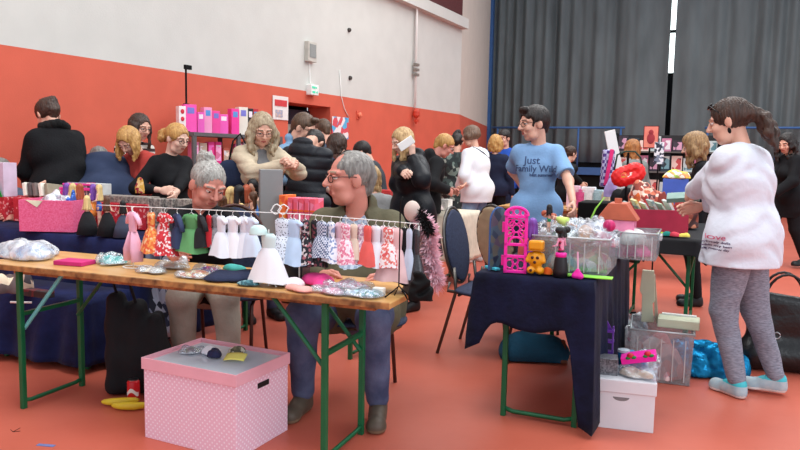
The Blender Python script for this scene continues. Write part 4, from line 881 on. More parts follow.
person('dark-haired woman in black clothes looking down at the right edge', lo, fc, H, lean=4, neck=6, head=(-25, 24, 0), hr=(.2, .3, .95), hl=(-.2, .3, .95), sk=sk_f, hair=dict(style='wavy', len=.22, th=.016), hm=h_dk, near=1, top=dict(mat=c_black, infl=.03, sleeve='long', len=.3, name='coat'), legs=dict(mat=c_black), shoes=m_shk, fr=(.08, .2), fl=(-.08, -.25))

def strap(m, pts, px_of, mat, r=.009, name='bag_strap'):
    "a strap lying on the garment as seen from the camera side"
    so = m['tops'][-1]; me = so.data; bvh = BVHTree.FromPolygons([v.co for v in me.vertices], [tuple(p.vertices) for p in me.polygons]); root = m['root']
    inv = (Matrix.Translation(root.location) @ Matrix.Rotation(root.rotation_euler.z, 4, 'Z') @ Matrix.Diagonal((*root.scale, 1))).inverted()
    o = inv @ Vector((0, 0, CAMH)); out = []
    for (x, y) in pts:
        q = inv @ pd(x, y, root.location.y); d = (q - o).normalized(); h = bvh.ray_cast(o, d)
        if h[0]: out.append(h[0] - d * .004)
    if len(out) > 1: b = MB(); b.tube(out, r, 6, flat=.5); b.build(name, mat, root, smooth=True)
strap(m25, [(746, 127), (752, 132), (758, 138), (764, 144), (770, 151), (776, 158), (781, 165)], 0, m_black, .008)
strap(m18, [(473, 147), (478, 149), (484, 153), (489, 158), (494, 165), (497, 172)], 0, m_black, .012)
# print on the tunic, sunglasses pushed up, earring
rv = Matrix.Rotation(R(-42), 3, 'Z') @ Vector((1, 0, 0)); rt = m25['root']
pc = Matrix.Rotation(R(-42), 3, 'Z') @ (pd(711, 236, 3.9) - rt.location)
tp = M('print_plum', (70, 44, 84), rough=.8)
for i, (tx, dz, sz) in enumerate((('love', .0, .042), ('my lovely dolls', -.028, .017), ('always in my heart', -.048, .0155), ('every new day', -.067, .017))):
    put_text(rt, m25['tops'][0], tx, pc + Vector((0, 0, dz)) + rv * .0, rv, (0, 0, 1), sz, tp if i else M('print_rose', (206, 96, 130)), 'tunic_print', .0004)
T_ = m25['T']; b = MB(T_ @ Matrix.Translation((0, .045, .075)) @ Matrix.Rotation(R(52), 4, 'X'))
for q in (-1, 1): b.ell((q * .032, .035, 0), (.026, .006, .02), 12, 6)
b.tube([(-.08, -.05, 0), (-.06, .03, 0), (0, .04, 0), (.06, .03, 0), (.08, -.05, 0)], .003, 5); b.build('sunglasses', M('dark_lens', (30, 26, 26), rough=.1), rt, smooth=True)
b = MB(T_); b.ell((-.082, 0, -.055), (.009, .009, .016), 8, 6); b.build('earring', m_black, rt, smooth=True)
# shoulder bag
q = pd(238, 172, 5.50); t = thing('shoulder_bag', 'navy shoulder bag hanging at the side of the woman in the cream jacket', 'bag', (q.x, q.y, q.z), R(20))
mesh_obj('body', [surf([Cone((-.07, 0, .02), (.07, 0, .02), .08, .08, (0, 1, 0), .5), Cone((-.09, 0, -.07), (.09, 0, -.07), .055, .055, (0, 1, 0), .6)], .01, .05, (), folds(.005, 22, 2))], F_bag if 0 else cl('bag_navy', (32, 42, 66)), t)
b = MB(); b.tube([(-.07, 0, .08), (-.03, .06, .24), (.03, .10, .30), (.07, .06, .22), (.08, 0, .08)], .008, 6); b.build('strap', m_black, t, smooth=True)
# phone
W15 = m15['W'][-1][1]; rt = m15['root']; p = Matrix.Rotation(rt.rotation_euler.z, 4, 'Z') @ Vector(W15) * rt.scale.x + rt.location
b = MB(); b.box((0, 0, 0), (.07, .012, .14)); o = b.build('phone', m_white, bevel=.005); o.location = p + Vector((-.06, -.05, .11)); o.rotation_euler = (R(10), R(55), R(20)); tag(o, 'white phone held up by the woman in the long black coat', 'phone')
# ------------------------------------------------------------------ goods: builders
def lump(name, lab, cat, P, size, mat, seed=1, rz=0, n=5, fold=.004, h=.007, group=None, parent=None, k=.02, fr=60):
    "soft folded heap lying on a surface; P is its base point"
    rnd = random.Random(seed); sx, sy, sz = size; pr = []
    for i in range(n):
        x = rnd.uniform(-.32, .32) * sx; y = rnd.uniform(-.3, .3) * sy; rx = sx * rnd.uniform(.2, .34); ry = sy * rnd.uniform(.22, .36)
        a = rotm('Z', rnd.uniform(-25, 25)); pr.append(Ell((x, y, sz * rnd.uniform(.0, .25)), (rx, ry, sz * rnd.uniform(.55, .85)), a))
    v = surf(pr, h, k, (), folds(fold, fr, seed), (np.array([-9, -9, 0.0]), np.array([9, 9, 9.])))
    o = mesh_obj(name, [v], mat, parent); o.location = P; o.rotation_euler = (0, 0, rz)
    if parent is None: tag(o, lab, cat, group)
    return o
def boxy(name, lab, cat, P, size, mat, rz=UA, bevel=.003, group=None, lid=None, face=None, rot=None):
    "a carton with an optional lid and a printed front; P is the middle of its base"
    t = thing(name, lab, cat, tuple(P), rz, group)
    if rot: t.rotation_euler = rot
    x, y, z = size; b = MB(); b.box((0, 0, z / 2), size); b.build('body', mat, t, bevel=bevel)
    if lid: b = MB(); b.box((0, 0, z - .012), (x + .006, y + .006, .03)); b.build('lid', lid, t, bevel=bevel)
    if face: b = MB(); b.box((0, -y / 2 - .0008, z * .5), (x * .8, .0016, z * .7)); b.build('printed_panel', face, t)
    return t
def doll_dress(lab, P, rz, h, w, mat, ws=None, waist=.4, sleeve=None, smat=None, thick=.46, pleat=6, group='doll clothes hanging on the line', hanger=True, name='doll_dress', trim=None, legs=False, seed=0, tilt=0):
    "hangs down from P; h height, w hem width"
    t = thing(name, lab, 'doll dress', tuple(P), rz, group); t.rotation_euler = (0, tilt, rz); ws = ws or w * .46; ww = ws * .86
    hh = waist * h
    def wd(z):
        u = z / h
        if u < .06: return ws * (.62 + u / .06 * .38)
        if u < waist: return ws + (ww - ws) * (u - .06) / (waist - .06)
        return ww + (w - ww) * ((u - waist) / (1 - waist)) ** .75
    for nm, z0, z1, mt in (('bodice', .0, hh, trim or mat), ('skirt', hh, h, mat)):
        b = MB(); nr = 8
        def fn(u, v, z0=z0, z1=z1):
            z = z0 + (z1 - z0) * v; a = 2 * math.pi * u; r = wd(z) / 2; pl = 1 + (.10 if z > hh else .02) * ((z - hh) / (h - hh) if z > hh else .4) * math.sin(a * pleat + seed)
            return (r * math.cos(a) * pl, r * math.sin(a) * thick * pl * (1.3 if z > hh else 1), -.012 - z + (.004 * math.sin(a * 3 + seed) if z > h * .95 else 0))
        if legs and nm == 'skirt':
            for q in (-1, 1): b.tube([(q * ww * .22, 0, -.012 - hh), (q * w * .25, 0, -.012 - h * .75), (q * w * .28, 0, -.012 - h)], [ww * .27, w * .22, w * .2], 8, flat=.5)
        else: b.grid(fn, 22, nr, wrap=True)
        b.build(nm, mt, t, smooth=True)
    if sleeve:
        for q in (-1, 1):
            b = MB(); l = sleeve; b.tube([(q * ws * .42, 0, -.025), (q * (ws * .5 + l * .45), .004, -.025 - l * .55), (q * (ws * .5 + l * .7), .006, -.025 - l)], [.014, .0135, .012], 8, flat=.7); b.build('sleeve', smat or mat, t, smooth=True)
    if hanger:
        b = MB(); b.tube([(-ws * .4, 0, -.022), (0, 0, -.006), (ws * .4, 0, -.022)], .0018, 5); b.tube([(0, 0, -.006), (0, .0, .004), (.004, .003, .010), (0, .007, .0125), (-.005, .0075, .009)], .0014, 5); b.build('hanger', m_white, t, smooth=True)
    return t
def doll(lab, P, rz, h, skin_m, hair_m, dress_m, hairlen=.3, lying=None, dress='skirt', group=None, arms=.5, name='fashion_doll', head=1.0, big=1.0):
    "standing fashion doll, base at P"
    t = thing(name, lab, 'doll', tuple(P), rz, group)
    if lying is not None: t.rotation_euler = lying
    s = h / .29; H_ = lambda z: z * s
    pr = [Cone((0, 0, H_(.155)), (0, 0, H_(.21)), .013 * s * big, .015 * s * big), Cone((-.018 * s, 0, H_(.222)), (.018 * s, 0, H_(.222)), .009 * s, .009 * s), Cone((0, 0, H_(.22)), (0, 0, H_(.25)), .006 * s, .006 * s), Ell((0, .002 * s, H_(.262)), (.016 * s * head, .017 * s * head, .020 * s * head)), Ell((0, 0, H_(.15)), (.019 * s, .014 * s, .02 * s))]
    for q in (-1, 1):
        pr += [Cone((q * .011 * s, 0, H_(.14)), (q * .010 * s, 0, H_(.075)), .011 * s, .0075 * s), Cone((q * .010 * s, 0, H_(.075)), (q * .010 * s, 0, H_(.012)), .0075 * s, .0045 * s), Cone((q * .010 * s, 0, H_(.008)), (q * .010 * s, .016 * s, H_(.006)), .0055 * s, .005 * s)]
        e = V3(q * (.024 + .02 * arms) * s, .003 * s, H_(.185)); pr += [Cone((q * .022 * s, 0, H_(.222)), e, .0062 * s, .005 * s), Cone(e, e + V3(q * .012 * arms, .02 + .01 * arms, -.022 + .03 * arms) * s, .005 * s, .004 * s)]
    mesh_obj('body', [surf(pr, max(.0028, .004 * s), .006 * s)], skin_m, t)
    hp = [Ell((0, -.003 * s, H_(.267)), (.020 * s * head, .020 * s * head, .022 * s * head))]; L = hairlen * .25 * s
    for i in range(5): a = math.pi * (i / 4); hp.append(Cone((.015 * s * math.cos(a) * head, -.013 * s * math.sin(a) - .002, H_(.262)), (.022 * s * math.cos(a) * head, -.018 * s * math.sin(a) - .004, H_(.262) - L), .008 * s * head, .007 * s))
    mesh_obj('hair', [surf(hp, max(.003, .004 * s), .006 * s, [Ell((0, .022 * s * head, H_(.258)), (.014 * s, .015 * s, .018 * s))])], hair_m, t)
    b = MB()
    if dress == 'skirt': b.lathe([(.016 * s, H_(.222)), (.018 * s, H_(.205)), (.0145 * s, H_(.175)), (.026 * s, H_(.155)), (.040 * s, H_(.11)), (.046 * s, H_(.085))], seg=16, sy=.85)
    elif dress == 'gown': b.lathe([(.016 * s, H_(.222)), (.018 * s, H_(.205)), (.0145 * s, H_(.175)), (.036 * s, H_(.15)), (.062 * s, H_(.08)), (.078 * s, H_(.004))], seg=20, sy=.85)
    else: b.lathe([(.016 * s, H_(.222)), (.0185 * s, H_(.205)), (.0155 * s, H_(.175)), (.021 * s, H_(.15)), (.021 * s, H_(.12))], seg=14, sy=.8)
    b.build('dress', dress_m, t, smooth=True); return t
def film(name, lab, P, size, seed, mat=None, rz=0, content=None, cat='plastic bag', group=None, h=.008, n=5):
    "a crumpled clear bag with something in it"
    t = thing(name, lab, cat, tuple(P), rz, group)
    lump('film', None, None, (0, 0, 0), size, mat or m_film, seed, parent=t, fold=.011, h=h, n=n + 3, k=.012, fr=85)
    if content is not None: lump('content', None, None, (0, 0, .001), (size[0] * .8, size[1] * .8, size[2] * .72), content, seed, parent=t, fold=.004, h=h, n=n)
    return t
def bin_(name, lab, P, size, rz, mat, rim=None, cat='storage bin', taper=1.06, handle=True):
    "open translucent plastic crate"
    t = thing(name, lab, cat, tuple(P), rz); x, y, z = size; b = MB(); th = .004
    for sx_, sy_, w_, d_ in ((0, -1, x, th), (0, 1, x, th), (-1, 0, th, y), (1, 0, th, y)): 
        ox, oy = sx_ * x / 2, sy_ * y / 2; k = taper
        if sx_ == 0: vs = [(-x / 2, oy, .004), (x / 2, oy, .004), (x / 2 * k, oy * k, z), (-x / 2 * k, oy * k, z)]
        else: vs = [(ox, -y / 2, .004), (ox, y / 2, .004), (ox * k, y / 2 * k, z), (ox * k, -y / 2 * k, z)]
        b.add(vs, [(0, 1, 2, 3)])
    b.add([(-x / 2, -y / 2, .004), (x / 2, -y / 2, .004), (x / 2, y / 2, .004), (-x / 2, y / 2, .004)], [(0, 1, 2, 3)]); b.build('shell', mat, t, solid=.003)
    k = taper; b = MB()
    b.tube([(-x / 2 * k, -y / 2 * k, z), (x / 2 * k, -y / 2 * k, z), (x / 2 * k, y / 2 * k, z), (-x / 2 * k, y / 2 * k, z), (-x / 2 * k, -y / 2 * k, z)], .006, 6); b.build('rim', rim or mat, t, smooth=True)
    if handle:
        for q in (-1, 1):
            b = MB(); b.box((q * (x / 2 * k + .008), 0, z - .03), (.02, y * .35, .035)); b.build('handle', rim or mat, t, bevel=.004)
    b = MB()
    for i in range(5): b.box((-x / 2 + x * (i + .5) / 5, -y / 2 * (1 + (k - 1) * .5) - .003, z * .47), (.006, .006, z * .8))
    b.build('rib', rim or mat, t)
    return t
m_film = MC('clear_film', see=.66, crumple=1.1, scale=40, diff=.4); m_film2 = MC('milky_film', (236, 238, 242), see=.38, crumple=.9, scale=22, diff=.65)
m_crate = MC('clear_crate', (226, 232, 234), see=.76, crumple=.4, scale=8, rough=.2, diff=.5); m_crim = MC('crate_rim', (226, 232, 234), see=.35, crumple=.2, scale=8, diff=.6)
m_pinkbox = M('pink_dotted_card', (226, 176, 196), rough=.7, var=.02)
# polka dots: a regular grid of small pale discs
def dots(name, base, dot, scale, r, rot=45):
    m = bpy.data.materials.new(name); m.use_nodes = True; N = m.node_tree.nodes; L = m.node_tree.links; b = N['Principled BSDF']; b.inputs['Roughness'].default_value = .6
    tc = N.new('ShaderNodeTexCoord'); v = N.new('ShaderNodeTexVoronoi'); v.inputs['Randomness'].default_value = 0; v.inputs['Scale'].default_value = scale; mp = N.new('ShaderNodeMapping'); mp.inputs['Rotation'].default_value = (0, R(rot), 0); mp.inputs['Location'].default_value = (.013, .013, .013)
    g = N.new('ShaderNodeNewGeometry'); L.new(tc.outputs['UV'], mp.inputs[0]); L.new(tc.outputs['UV'], v.inputs[0])
    v.voronoi_dimensions = '2D'; c = N.new('ShaderNodeMath'); c.operation = 'LESS_THAN'; c.inputs[1].default_value = r; L.new(v.outputs['Distance'], c.inputs[0])
    mx = N.new('ShaderNodeMix'); mx.data_type = 'RGBA'; mx.inputs[6].default_value = lin(base); mx.inputs[7].default_value = lin(dot); L.new(c.outputs[0], mx.inputs[0]); L.new(mx.outputs[2], b.inputs['Base Color']); return m
def cubeuv(o, rot=45):
    me = o.data; uv = me.uv_layers.new(name='UVMap'); c, s_ = math.cos(R(rot)), math.sin(R(rot))
    for p in me.polygons:
        n = p.normal; a = max(range(3), key=lambda i: abs(n[i])); i, j = [(1, 2), (0, 2), (0, 1)][a]
        for l in p.loop_indices:
            q = me.vertices[me.loops[l].vertex_index].co; x, y = q[i], q[j]; uv.data[l].uv = (x * c - y * s_, x * s_ + y * c)
    return o
# ------------------------------------------------------------------ on the foreground table: the line of clothes
YR = .22
def line_z(px): 
    y = 206 + (px - 120) * .0445 if px < 300 else 214 + (px - 300) * .083
    return y
def LP(px, dy=0):
    x = t1px(px, YR); q = T1o + T1n * YR + T1d * x; z = pd(px, line_z(px) + dy, q.y).z; return Vector((q.x, q.y, z))
rail_ = thing('clothes_line', 'thin white line on little stands with doll clothes along the foreground table', 'clothes line', tuple(t1(t1px(131, YR), YR, .0)), T1A)
inv = rail_.matrix_basis.inverted()
b = MB(); b.tube([inv @ LP(px) for px in (96, 120, 160, 205, 250, 299, 330, 370, 400, 421)], .0022, 6); b.build('line', m_white, rail_, smooth=True)
for px in (131, 299, 419):
    p = inv @ LP(px); g = inv @ t1(t1px(px, YR), YR, .003); b = MB(); b.tube([g, (p.x, p.y, p.z)], .0035, 6); b.build('post', m_white, rail_, smooth=True)
    b = MB(); b.tube([(g.x + .055 * math.cos(a), g.y + .04 * math.sin(a), g.z + .002) for a in [2 * math.pi * i / 16 for i in range(17)]], .003, 6); b.build('foot_ring', m_white, rail_, smooth=True)
F_ = lambda n, c, **k: M('fab_' + n, c, rough=.85, **k)
pr_pink = MP('print_pink', .8, ((240, 214, 222), (226, 150, 170), (244, 226, 232), (220, 120, 150)), 120)
f_white = F_('white', (228, 230, 238), var=.03)
DR = [  # px, dy, height px, hem px, material, options, label
 (132, 3, 52, 14, F_('lace_pink', (232, 176, 198)), dict(legs=1, sleeve=.05), 'pale pink doll pyjamas with long legs at the left end of the line'),
 (149, 4, 42, 15, MP('print_orange', .8, ((226, 120, 60), (240, 200, 150), (232, 160, 80), (220, 90, 50)), 90), dict(legs=0), 'orange and yellow spotted doll dress near the left end of the line'),
 (158, 3, 30, 10, F_('rose', (232, 190, 204)), dict(), 'short pale rose doll top between the spotted and the red dress'),
 (164, 3, 44, 16, MP('print_red', .8, ((206, 46, 58), (212, 54, 64), (240, 226, 226), (196, 40, 52)), 110), dict(sleeve=.03), 'red doll dress with white spots beside a navy one'),
 (175, 3, 36, 13, F_('navy', (46, 56, 88)), dict(sleeve=.07), 'navy doll dress with sleeves next to the green one'),
 (188, 3, 40, 20, F_('green', (96, 158, 100)), dict(sleeve=.06), 'leaf green doll dress with wide sleeves'),
 (200, 3, 34, 12, F_('black', (26, 26, 30)), dict(sleeve=.06), 'black doll top with sleeves right of the green dress'),
 (207, 3, 34, 9, F_('redt', (200, 40, 50)), dict(), 'narrow red doll top between black and grey ones'),
 (213, 3, 34, 13, M('fab_grey_knit', (120, 122, 128), rough=.9, c2=(160, 160, 166), scale=90), dict(sleeve=.05), 'grey knitted doll dress with short sleeves'),
 (221, 4, 42, 17, f_white, dict(sleeve=.02), 'white doll dress, leftmost of the white ones'),
 (231, 4, 42, 17, F_('white2', (236, 234, 238), var=.02), dict(sleeve=.02), 'white doll dress, second from left of the white ones'),
 (241, 4, 42, 17, f_white, dict(sleeve=.02), 'white doll dress, third from left of the white ones'),
 (251, 4, 41, 15, F_('bluish', (210, 220, 236), var=.03), dict(sleeve=.015), 'bluish white doll dress left of the big white gown'),
 (281, 4, 46, 19, M('fab_dots_navy', (34, 40, 70), rough=.8, kind='voronoi', c2=(220, 226, 236), scale=110, thr=(.30, .26)), dict(), 'navy doll dress with white dots right of the big white gown'),
 (288, 4, 38, 12, F_('cream', (226, 206, 204)), dict(), 'cream pink doll dress beside the dotted navy one'),
 (294, 4, 47, 17, F_('iceblue', (186, 206, 230)), dict(sleeve=.015), 'ice blue doll dress under the teacup'),
 (304, 4, 46, 15, MP('print_darkflor', .8, ((24, 24, 32), (30, 28, 40), (160, 90, 100), (26, 26, 34), (200, 190, 190)), 100), dict(), 'black doll dress with small flowers right of the ice blue one'),
 (313, 4, 48, 15, MP('print_darkflor2', .8, ((22, 22, 28), (26, 26, 32), (120, 60, 70), (22, 22, 26)), 80), dict(), 'black doll dress with dark red flowers left of the checked one'),
 (322, 5, 38, 14, M('fab_check', (60, 76, 112), rough=.8, kind='checker', c2=(206, 212, 226), scale=130), dict(), 'blue and white checked doll dress'),
 (330, 5, 42, 14, MP('print_blueflor', .8, ((226, 230, 238), (232, 234, 240), (130, 150, 190), (228, 232, 240)), 110), dict(), 'white doll dress with blue flowers beside the checked one'),
 (338, 5, 42, 14, F_('palepink', (228, 190, 200)), dict(), 'pale pink doll dress between two flowered ones'),
 (346, 5, 42, 15, pr_pink, dict(), 'pink flowered doll dress in the middle of the right half'),
 (353, 5, 38, 11, F_('ecru', (222, 204, 184)), dict(), 'ecru doll dress beside the pink flowered one'),
 (360, 5, 42, 14, MP('print_lilac', .8, ((232, 228, 236), (214, 180, 200), (236, 232, 238), (190, 150, 176)), 110), dict(), 'white doll dress with lilac flowers left of the coral one'),
 (368, 5, 42, 13, F_('coral', (226, 96, 90)), dict(), 'coral red doll dress among the pale ones'),
 (375, 5, 43, 14, f_white, dict(), 'plain white doll dress right of the coral one'),
 (382, 5, 42, 13, F_('blush', (234, 208, 214)), dict(), 'blush white doll dress left of the red flowered one'),
 (389, 5, 42, 15, MP('print_redflor', .8, ((236, 226, 226), (216, 90, 90), (238, 230, 230), (226, 130, 120)), 110), dict(), 'white doll dress with red flowers near the black gown'),
 (394, 6, 56, 20, F_('salmon', (230, 190, 190)), dict(), 'long salmon doll gown just left of the narrow black gown'),
 (403, 8, 58, 13, F_('black2', (16, 16, 20)), dict(ws=.055, thick=.5), 'long narrow black doll gown near the right end of the line'),
 (410, 6, 52, 8, F_('blue_pale', (196, 208, 226)), dict(), 'narrow pale blue doll gown between two black ones'),
 (416, 6, 66, 14, M('fab_sequin', (14, 14, 18), rough=.35, c2=(60, 60, 66), scale=200, spec=.7), dict(ws=.05, thick=.5), 'long glittering black doll gown at the right end of the line'),
]
for i, (px, dy, hp, wp_, mt, kw, lab) in enumerate(DR):
    p = LP(px); sc = p.y / F; kw = dict(kw)
    if kw.get('legs') == 0: kw.pop('legs')
    doll_dress(lab, p - Vector((0, 0, .0125)) + T1n * (-.005 + .012 * (i % 3)), T1A + R((-24, -36, -30, -20, -38)[i % 5] if wp_ < 18 else -16), (hp - 2) * sc, wp_ * sc * 2.25, mt, seed=i * 1.3, **kw)
# the white gown on its own little stand, with a mint bonnet
p = t1(t1px(268, .10), .10, .003); st = thing('dress_stand', 'white wire stand carrying the big white doll gown', 'stand', tuple(p), T1A)
b = MB(); b.tube([(0, 0, 0), (0, 0, .25)], .003, 6); b.build('post', m_white, st); b = MB(); b.tube([(-.05, -.02, .002), (-.03, 0, .012), (0, 0, .022), (.03, 0, .012), (.05, -.02, .002)], .0035, 6); b.build('foot', m_white, st, smooth=True)
doll_dress('wide white doll gown with full skirt on a white wire stand', p + Vector((0, 0, .245)), T1A, .215, .20, F_('white_gown', (236, 238, 242), var=.02), ws=.075, waist=.3, hanger=False, pleat=9, thick=.42, group=None, trim=F_('mint', (206, 230, 228), var=.03))
o = lump('doll_bonnet', 'pale mint doll bonnet above the wide white gown', 'bonnet', p + T1d * (-.045) + Vector((0, -.02, .222)), (.085, .05, .05), F_('mint2', (198, 226, 222)), 5, h=.004)
# teacup on a shelf behind the line
cup = thing('teacup', 'small white teacup standing on a glass box behind the doll clothes', 'cup', tuple(t1(t1px(291, .33), .33, .213)), 0)
b = MB(); b.lathe([(.018, 0), (.022, .004), (.036, .02), (.042, .045), (.040, .045), (.034, .02), (.018, .006)], seg=20); b.build('bowl', M('porcelain', (236, 234, 230), rough=.15, var=.01), cup, smooth=True); b = MB(); b.tube([(.038, 0, .038), (.055, 0, .036), (.058, 0, .022), (.036, 0, .014)], .0035, 6); b.build('handle', M('porcelain'), cup, smooth=True)
b = MB(); b.lathe([(.02, -.004), (.05, 0), (.055, .004), (.02, .001)], seg=20); b.build('saucer', M('porcelain'), cup, smooth=True)
boxy('display_box', 'dark glass display box under the teacup behind the doll clothes', 'box', t1(t1px(291, .33), .33, .001), (.16, .08, .205), M('dark_glass', (34, 36, 48), rough=.15), rz=T1A)
for q, (px, dz) in enumerate(((283, 3), (276, 4))):
    b = MB(); p = LP(px); rr = random.Random(q)
    b.tube([(p.x + .022 * math.cos(a) + .006 * math.sin(3 * a), p.y - .012, p.z + .018 + .02 * math.sin(a) + .004 * math.cos(5 * a)) for a in [2 * math.pi * i / 20 for i in range(21)]], .0028, 6)
    tag(b.build('wire_hoop', m_white, smooth=True), ['small white curled wire hoop left of the teacup', 'small white curled wire hoop above the navy dotted dress'][q], 'hoop')
# wig stand, feather boa, black lace, black wire stand
p = t1(t1px(400, .12), .12, .0); ws_ = thing('wire_stand', 'small black wire stand on the right end of the table', 'stand', tuple(p), T1A)
b = MB(); b.tube([(-.05, -.03, .003), (-.02, 0, .03), (0, 0, .05), (.02, 0, .03), (.05, -.03, .003)], .003, 6); b.tube([(-.03, .03, .003), (0, 0, .05), (.04, .03, .003)], .003, 6); b.build('feet', m_black, ws_, smooth=True); b = MB(); b.tube([(0, 0, .05), (0, 0, .40), (.01, 0, .42)], .003, 6); b.build('post', m_black, ws_, smooth=True)
p = LP(411); hd_ = thing('wig_head', 'pale beige oval display head at the right end of the line', 'display head', tuple(t1(t1px(412, .26), .26, 0)), 0)
hz = pd(411, 212, p.y).z - .76; b = MB(); b.ell((0, 0, hz), (.036, .036, .046), 16, 12); b.build('head', M('felt_beige', (196, 178, 168), rough=.9), hd_, smooth=True); b = MB(); b.tube([(0, 0, .004), (0, 0, hz)], .006, 6); b.lathe([(.04, 0), (.04, .006), (.008, .01)], seg=16); b.build('post', m_black, hd_)
def boa(name, lab, pts, r, mat, n, seed, hair_r=.0016, L=.03):
    rnd = random.Random(seed); pts = [Vector(p) for p in pts]; b = MB()
    for i in range(n):
        u = rnd.random() * (len(pts) - 1); k = min(int(u), len(pts) - 2); c = pts[k].lerp(pts[k + 1], u - k)
        d = Vector((rnd.gauss(0, 1), rnd.gauss(0, 1), rnd.gauss(0, 1))).normalized(); e = c + d * (r + L * rnd.random()); sd = d.cross(Vector((rnd.random(), rnd.random(), rnd.random()))).normalized() * .005
        m_ = c.lerp(e, .55) + Vector((0, 0, -.003)); e += Vector((0, 0, -.008)); b.add([c - sd * .4, c + sd * .4, m_ + sd, m_ - sd, e], [(0, 1, 2, 3), (3, 2, 4)])
    b.tube(pts, r * .55, 8); return tag(b.build(name, mat), lab, 'feather boa')
P_ = lambda px, py, d: pd(px, py, d)
boa('feather_boa', 'pale pink feather boa hanging over the right end of the table', [P_(420, 218, 2.98), P_(430, 232, 2.99), P_(429, 250, 3.0), P_(433, 268, 3.0), P_(436, 284, 3.0)], .034, F_('feather_pink', (240, 204, 214)), 2600, 3)
boa('feather_boa', 'short black feather boa draped beside the display head', [P_(416, 206, 3.02), P_(423, 218, 2.95), P_(430, 232, 2.94)], .018, F_('feather_black', (14, 14, 16)), 500, 5, L=.022)
lump('lace_shawl', 'black lace shawl hanging over the table corner', 'shawl', P_(422, 301, 2.83), (.085, .05, .12), m_black, 8, h=.004, fold=.012, n=9, fr=120)
# ------------------------------------------------------------------ goods lying on the foreground table
def T1(px, y, z=.001): return t1(t1px(px, y), y, z)
film('plastic_bag', 'big milky plastic bag with pale blue lining at the left end of the foreground table', T1(30, .26), (.40, .24, .10), 11, m_film2, T1A, F_('sky', (176, 200, 232)), n=6)
film('plastic_bag', 'flat bag of turquoise doll clothes on the foreground table', T1(105, .24), (.20, .16, .07), 12, m_film, T1A, F_('turq', (92, 206, 196)))
o = boxy('flat_box', 'flat magenta box between the milky bag and the turquoise bag', 'box', T1(72, .17), (.17, .11, .022), F_('magenta', (190, 40, 110)), rz=T1A + .1)
film('plastic_bag', 'clear bag with ivory lace left of the pink pyjamas', T1(148, .12), (.17, .13, .035), 13, m_film, T1A, F_('ivory', (214, 206, 190)))
film('plastic_bag', 'clear bag with beige straps behind the ivory lace', T1(170, .30), (.18, .12, .04), 14, m_film, T1A, F_('tan', (190, 150, 110)))
film('plastic_bag', 'flat clear bag with orange and yellow doll clothes', T1(192, .14), (.20, .14, .035), 15, m_film, T1A, MP('mix_or', .8, ((232, 160, 80), (240, 210, 160), (226, 120, 80), (240, 230, 220)), 40))
film('plastic_bag', 'clear bag with a purple patterned dress next to the navy garment', T1(206, .24), (.15, .10, .05), 16, m_film, T1A, MP('mix_pu', .8, ((120, 60, 150), (236, 226, 240), (150, 90, 170), (230, 60, 110)), 90))
lump('folded_garment', 'dark navy folded doll garment in front of the white gown', 'garment', T1(233, .15), (.26, .15, .045), F_('navy2', (34, 42, 70), bump=.3), 17, T1A + .15)
lump('folded_garment', 'small turquoise doll garment behind the navy one', 'garment', T1(232, .36), (.13, .08, .03), F_('teal', (70, 168, 160)), 18, T1A)
lump('doll_accessory', 'dull teal knitted doll scarf by the table edge', 'accessory', T1(246, .06), (.12, .05, .022), MP('mix_teal', .8, ((70, 120, 130), (120, 160, 166), (40, 80, 90)), 80), 19, T1A)
lump('folded_garment', 'white and pink folded doll garment near the white gown', 'garment', T1(283, .13), (.18, .12, .04), F_('whitepink', (236, 220, 226), var=.05), 20, T1A)
lump('folded_garment', 'salmon folded doll garment at the table edge', 'garment', T1(300, .05), (.16, .07, .03), F_('salmon2', (232, 170, 160)), 21, T1A)
lump('folded_garment', 'hot pink folded doll garment in front of the seated man', 'garment', T1(316, .20), (.17, .13, .055), F_('hotpink', (226, 62, 132)), 22, T1A)
film('plastic_bag', 'clear bag with white flowered doll clothes in front of the seated man', T1(345, .20), (.22, .13, .045), 23, m_film, T1A, pr_pink)
film('plastic_bag', 'clear bag with pink doll clothes at the front table edge', T1(328, .07), (.17, .09, .035), 24, m_film, T1A, F_('pinkish', (220, 150, 170)))
film('plastic_bag', 'clear bag with blue and green doll clothes near the wire stand', T1(362, .09), (.20, .13, .04), 25, m_film, T1A, MP('mix_bg', .8, ((120, 180, 190), (226, 232, 236), (90, 150, 130), (200, 220, 236)), 70))
boxy('price_card', 'small pale card box near the wire stand', 'card', T1(380, .12), (.05, .03, .035), F_('card', (230, 224, 214)), rz=T1A)
lump('doll_shoes', 'tiny orange doll shoes by the yellow packets', 'shoes', T1(216, .08), (.05, .03, .014), F_('shoe_or', (230, 110, 60)), 26, T1A, h=.004)
lump('wrapped_trinket', 'round clear capsule behind the orange packet', 'trinket', T1(181, .40), (.06, .05, .045), m_film2, 27, T1A)
# ------------------------------------------------------------------ far-left tables
Z4 = .772
def G(px, d, z=Z4): q = pd(px, 160, d); return Vector((q.x, d, z))
pb = thing('pink_box', 'open glittery pink box of trinkets on the far left table', 'box', tuple(G(56, 4.98)), UA + R(22))
m_gpink = M('glitter_pink', (222, 74, 122), rough=.5, c2=(236, 120, 160), scale=90); m_gred = M('glitter_red', (196, 28, 60), rough=.5, c2=(220, 60, 90), scale=90)
b = MB()
for c, s_ in (((0, -.15, .11), (.38, .006, .22)), ((0, .15, .11), (.38, .006, .22)), ((-.19, 0, .11), (.006, .306, .22)), ((.19, 0, .11), (.006, .306, .22)), ((0, 0, .004), (.38, .3, .008))): b.box(c, s_)
b.build('body', m_gpink, pb, bevel=.002)
b = MB(); b.prism([(-.14, .22), (-.06, .17), (-.02, .215)], -.158, -.154); b.build('paper_flap', F_('cream_paper', (226, 226, 196)), pb)
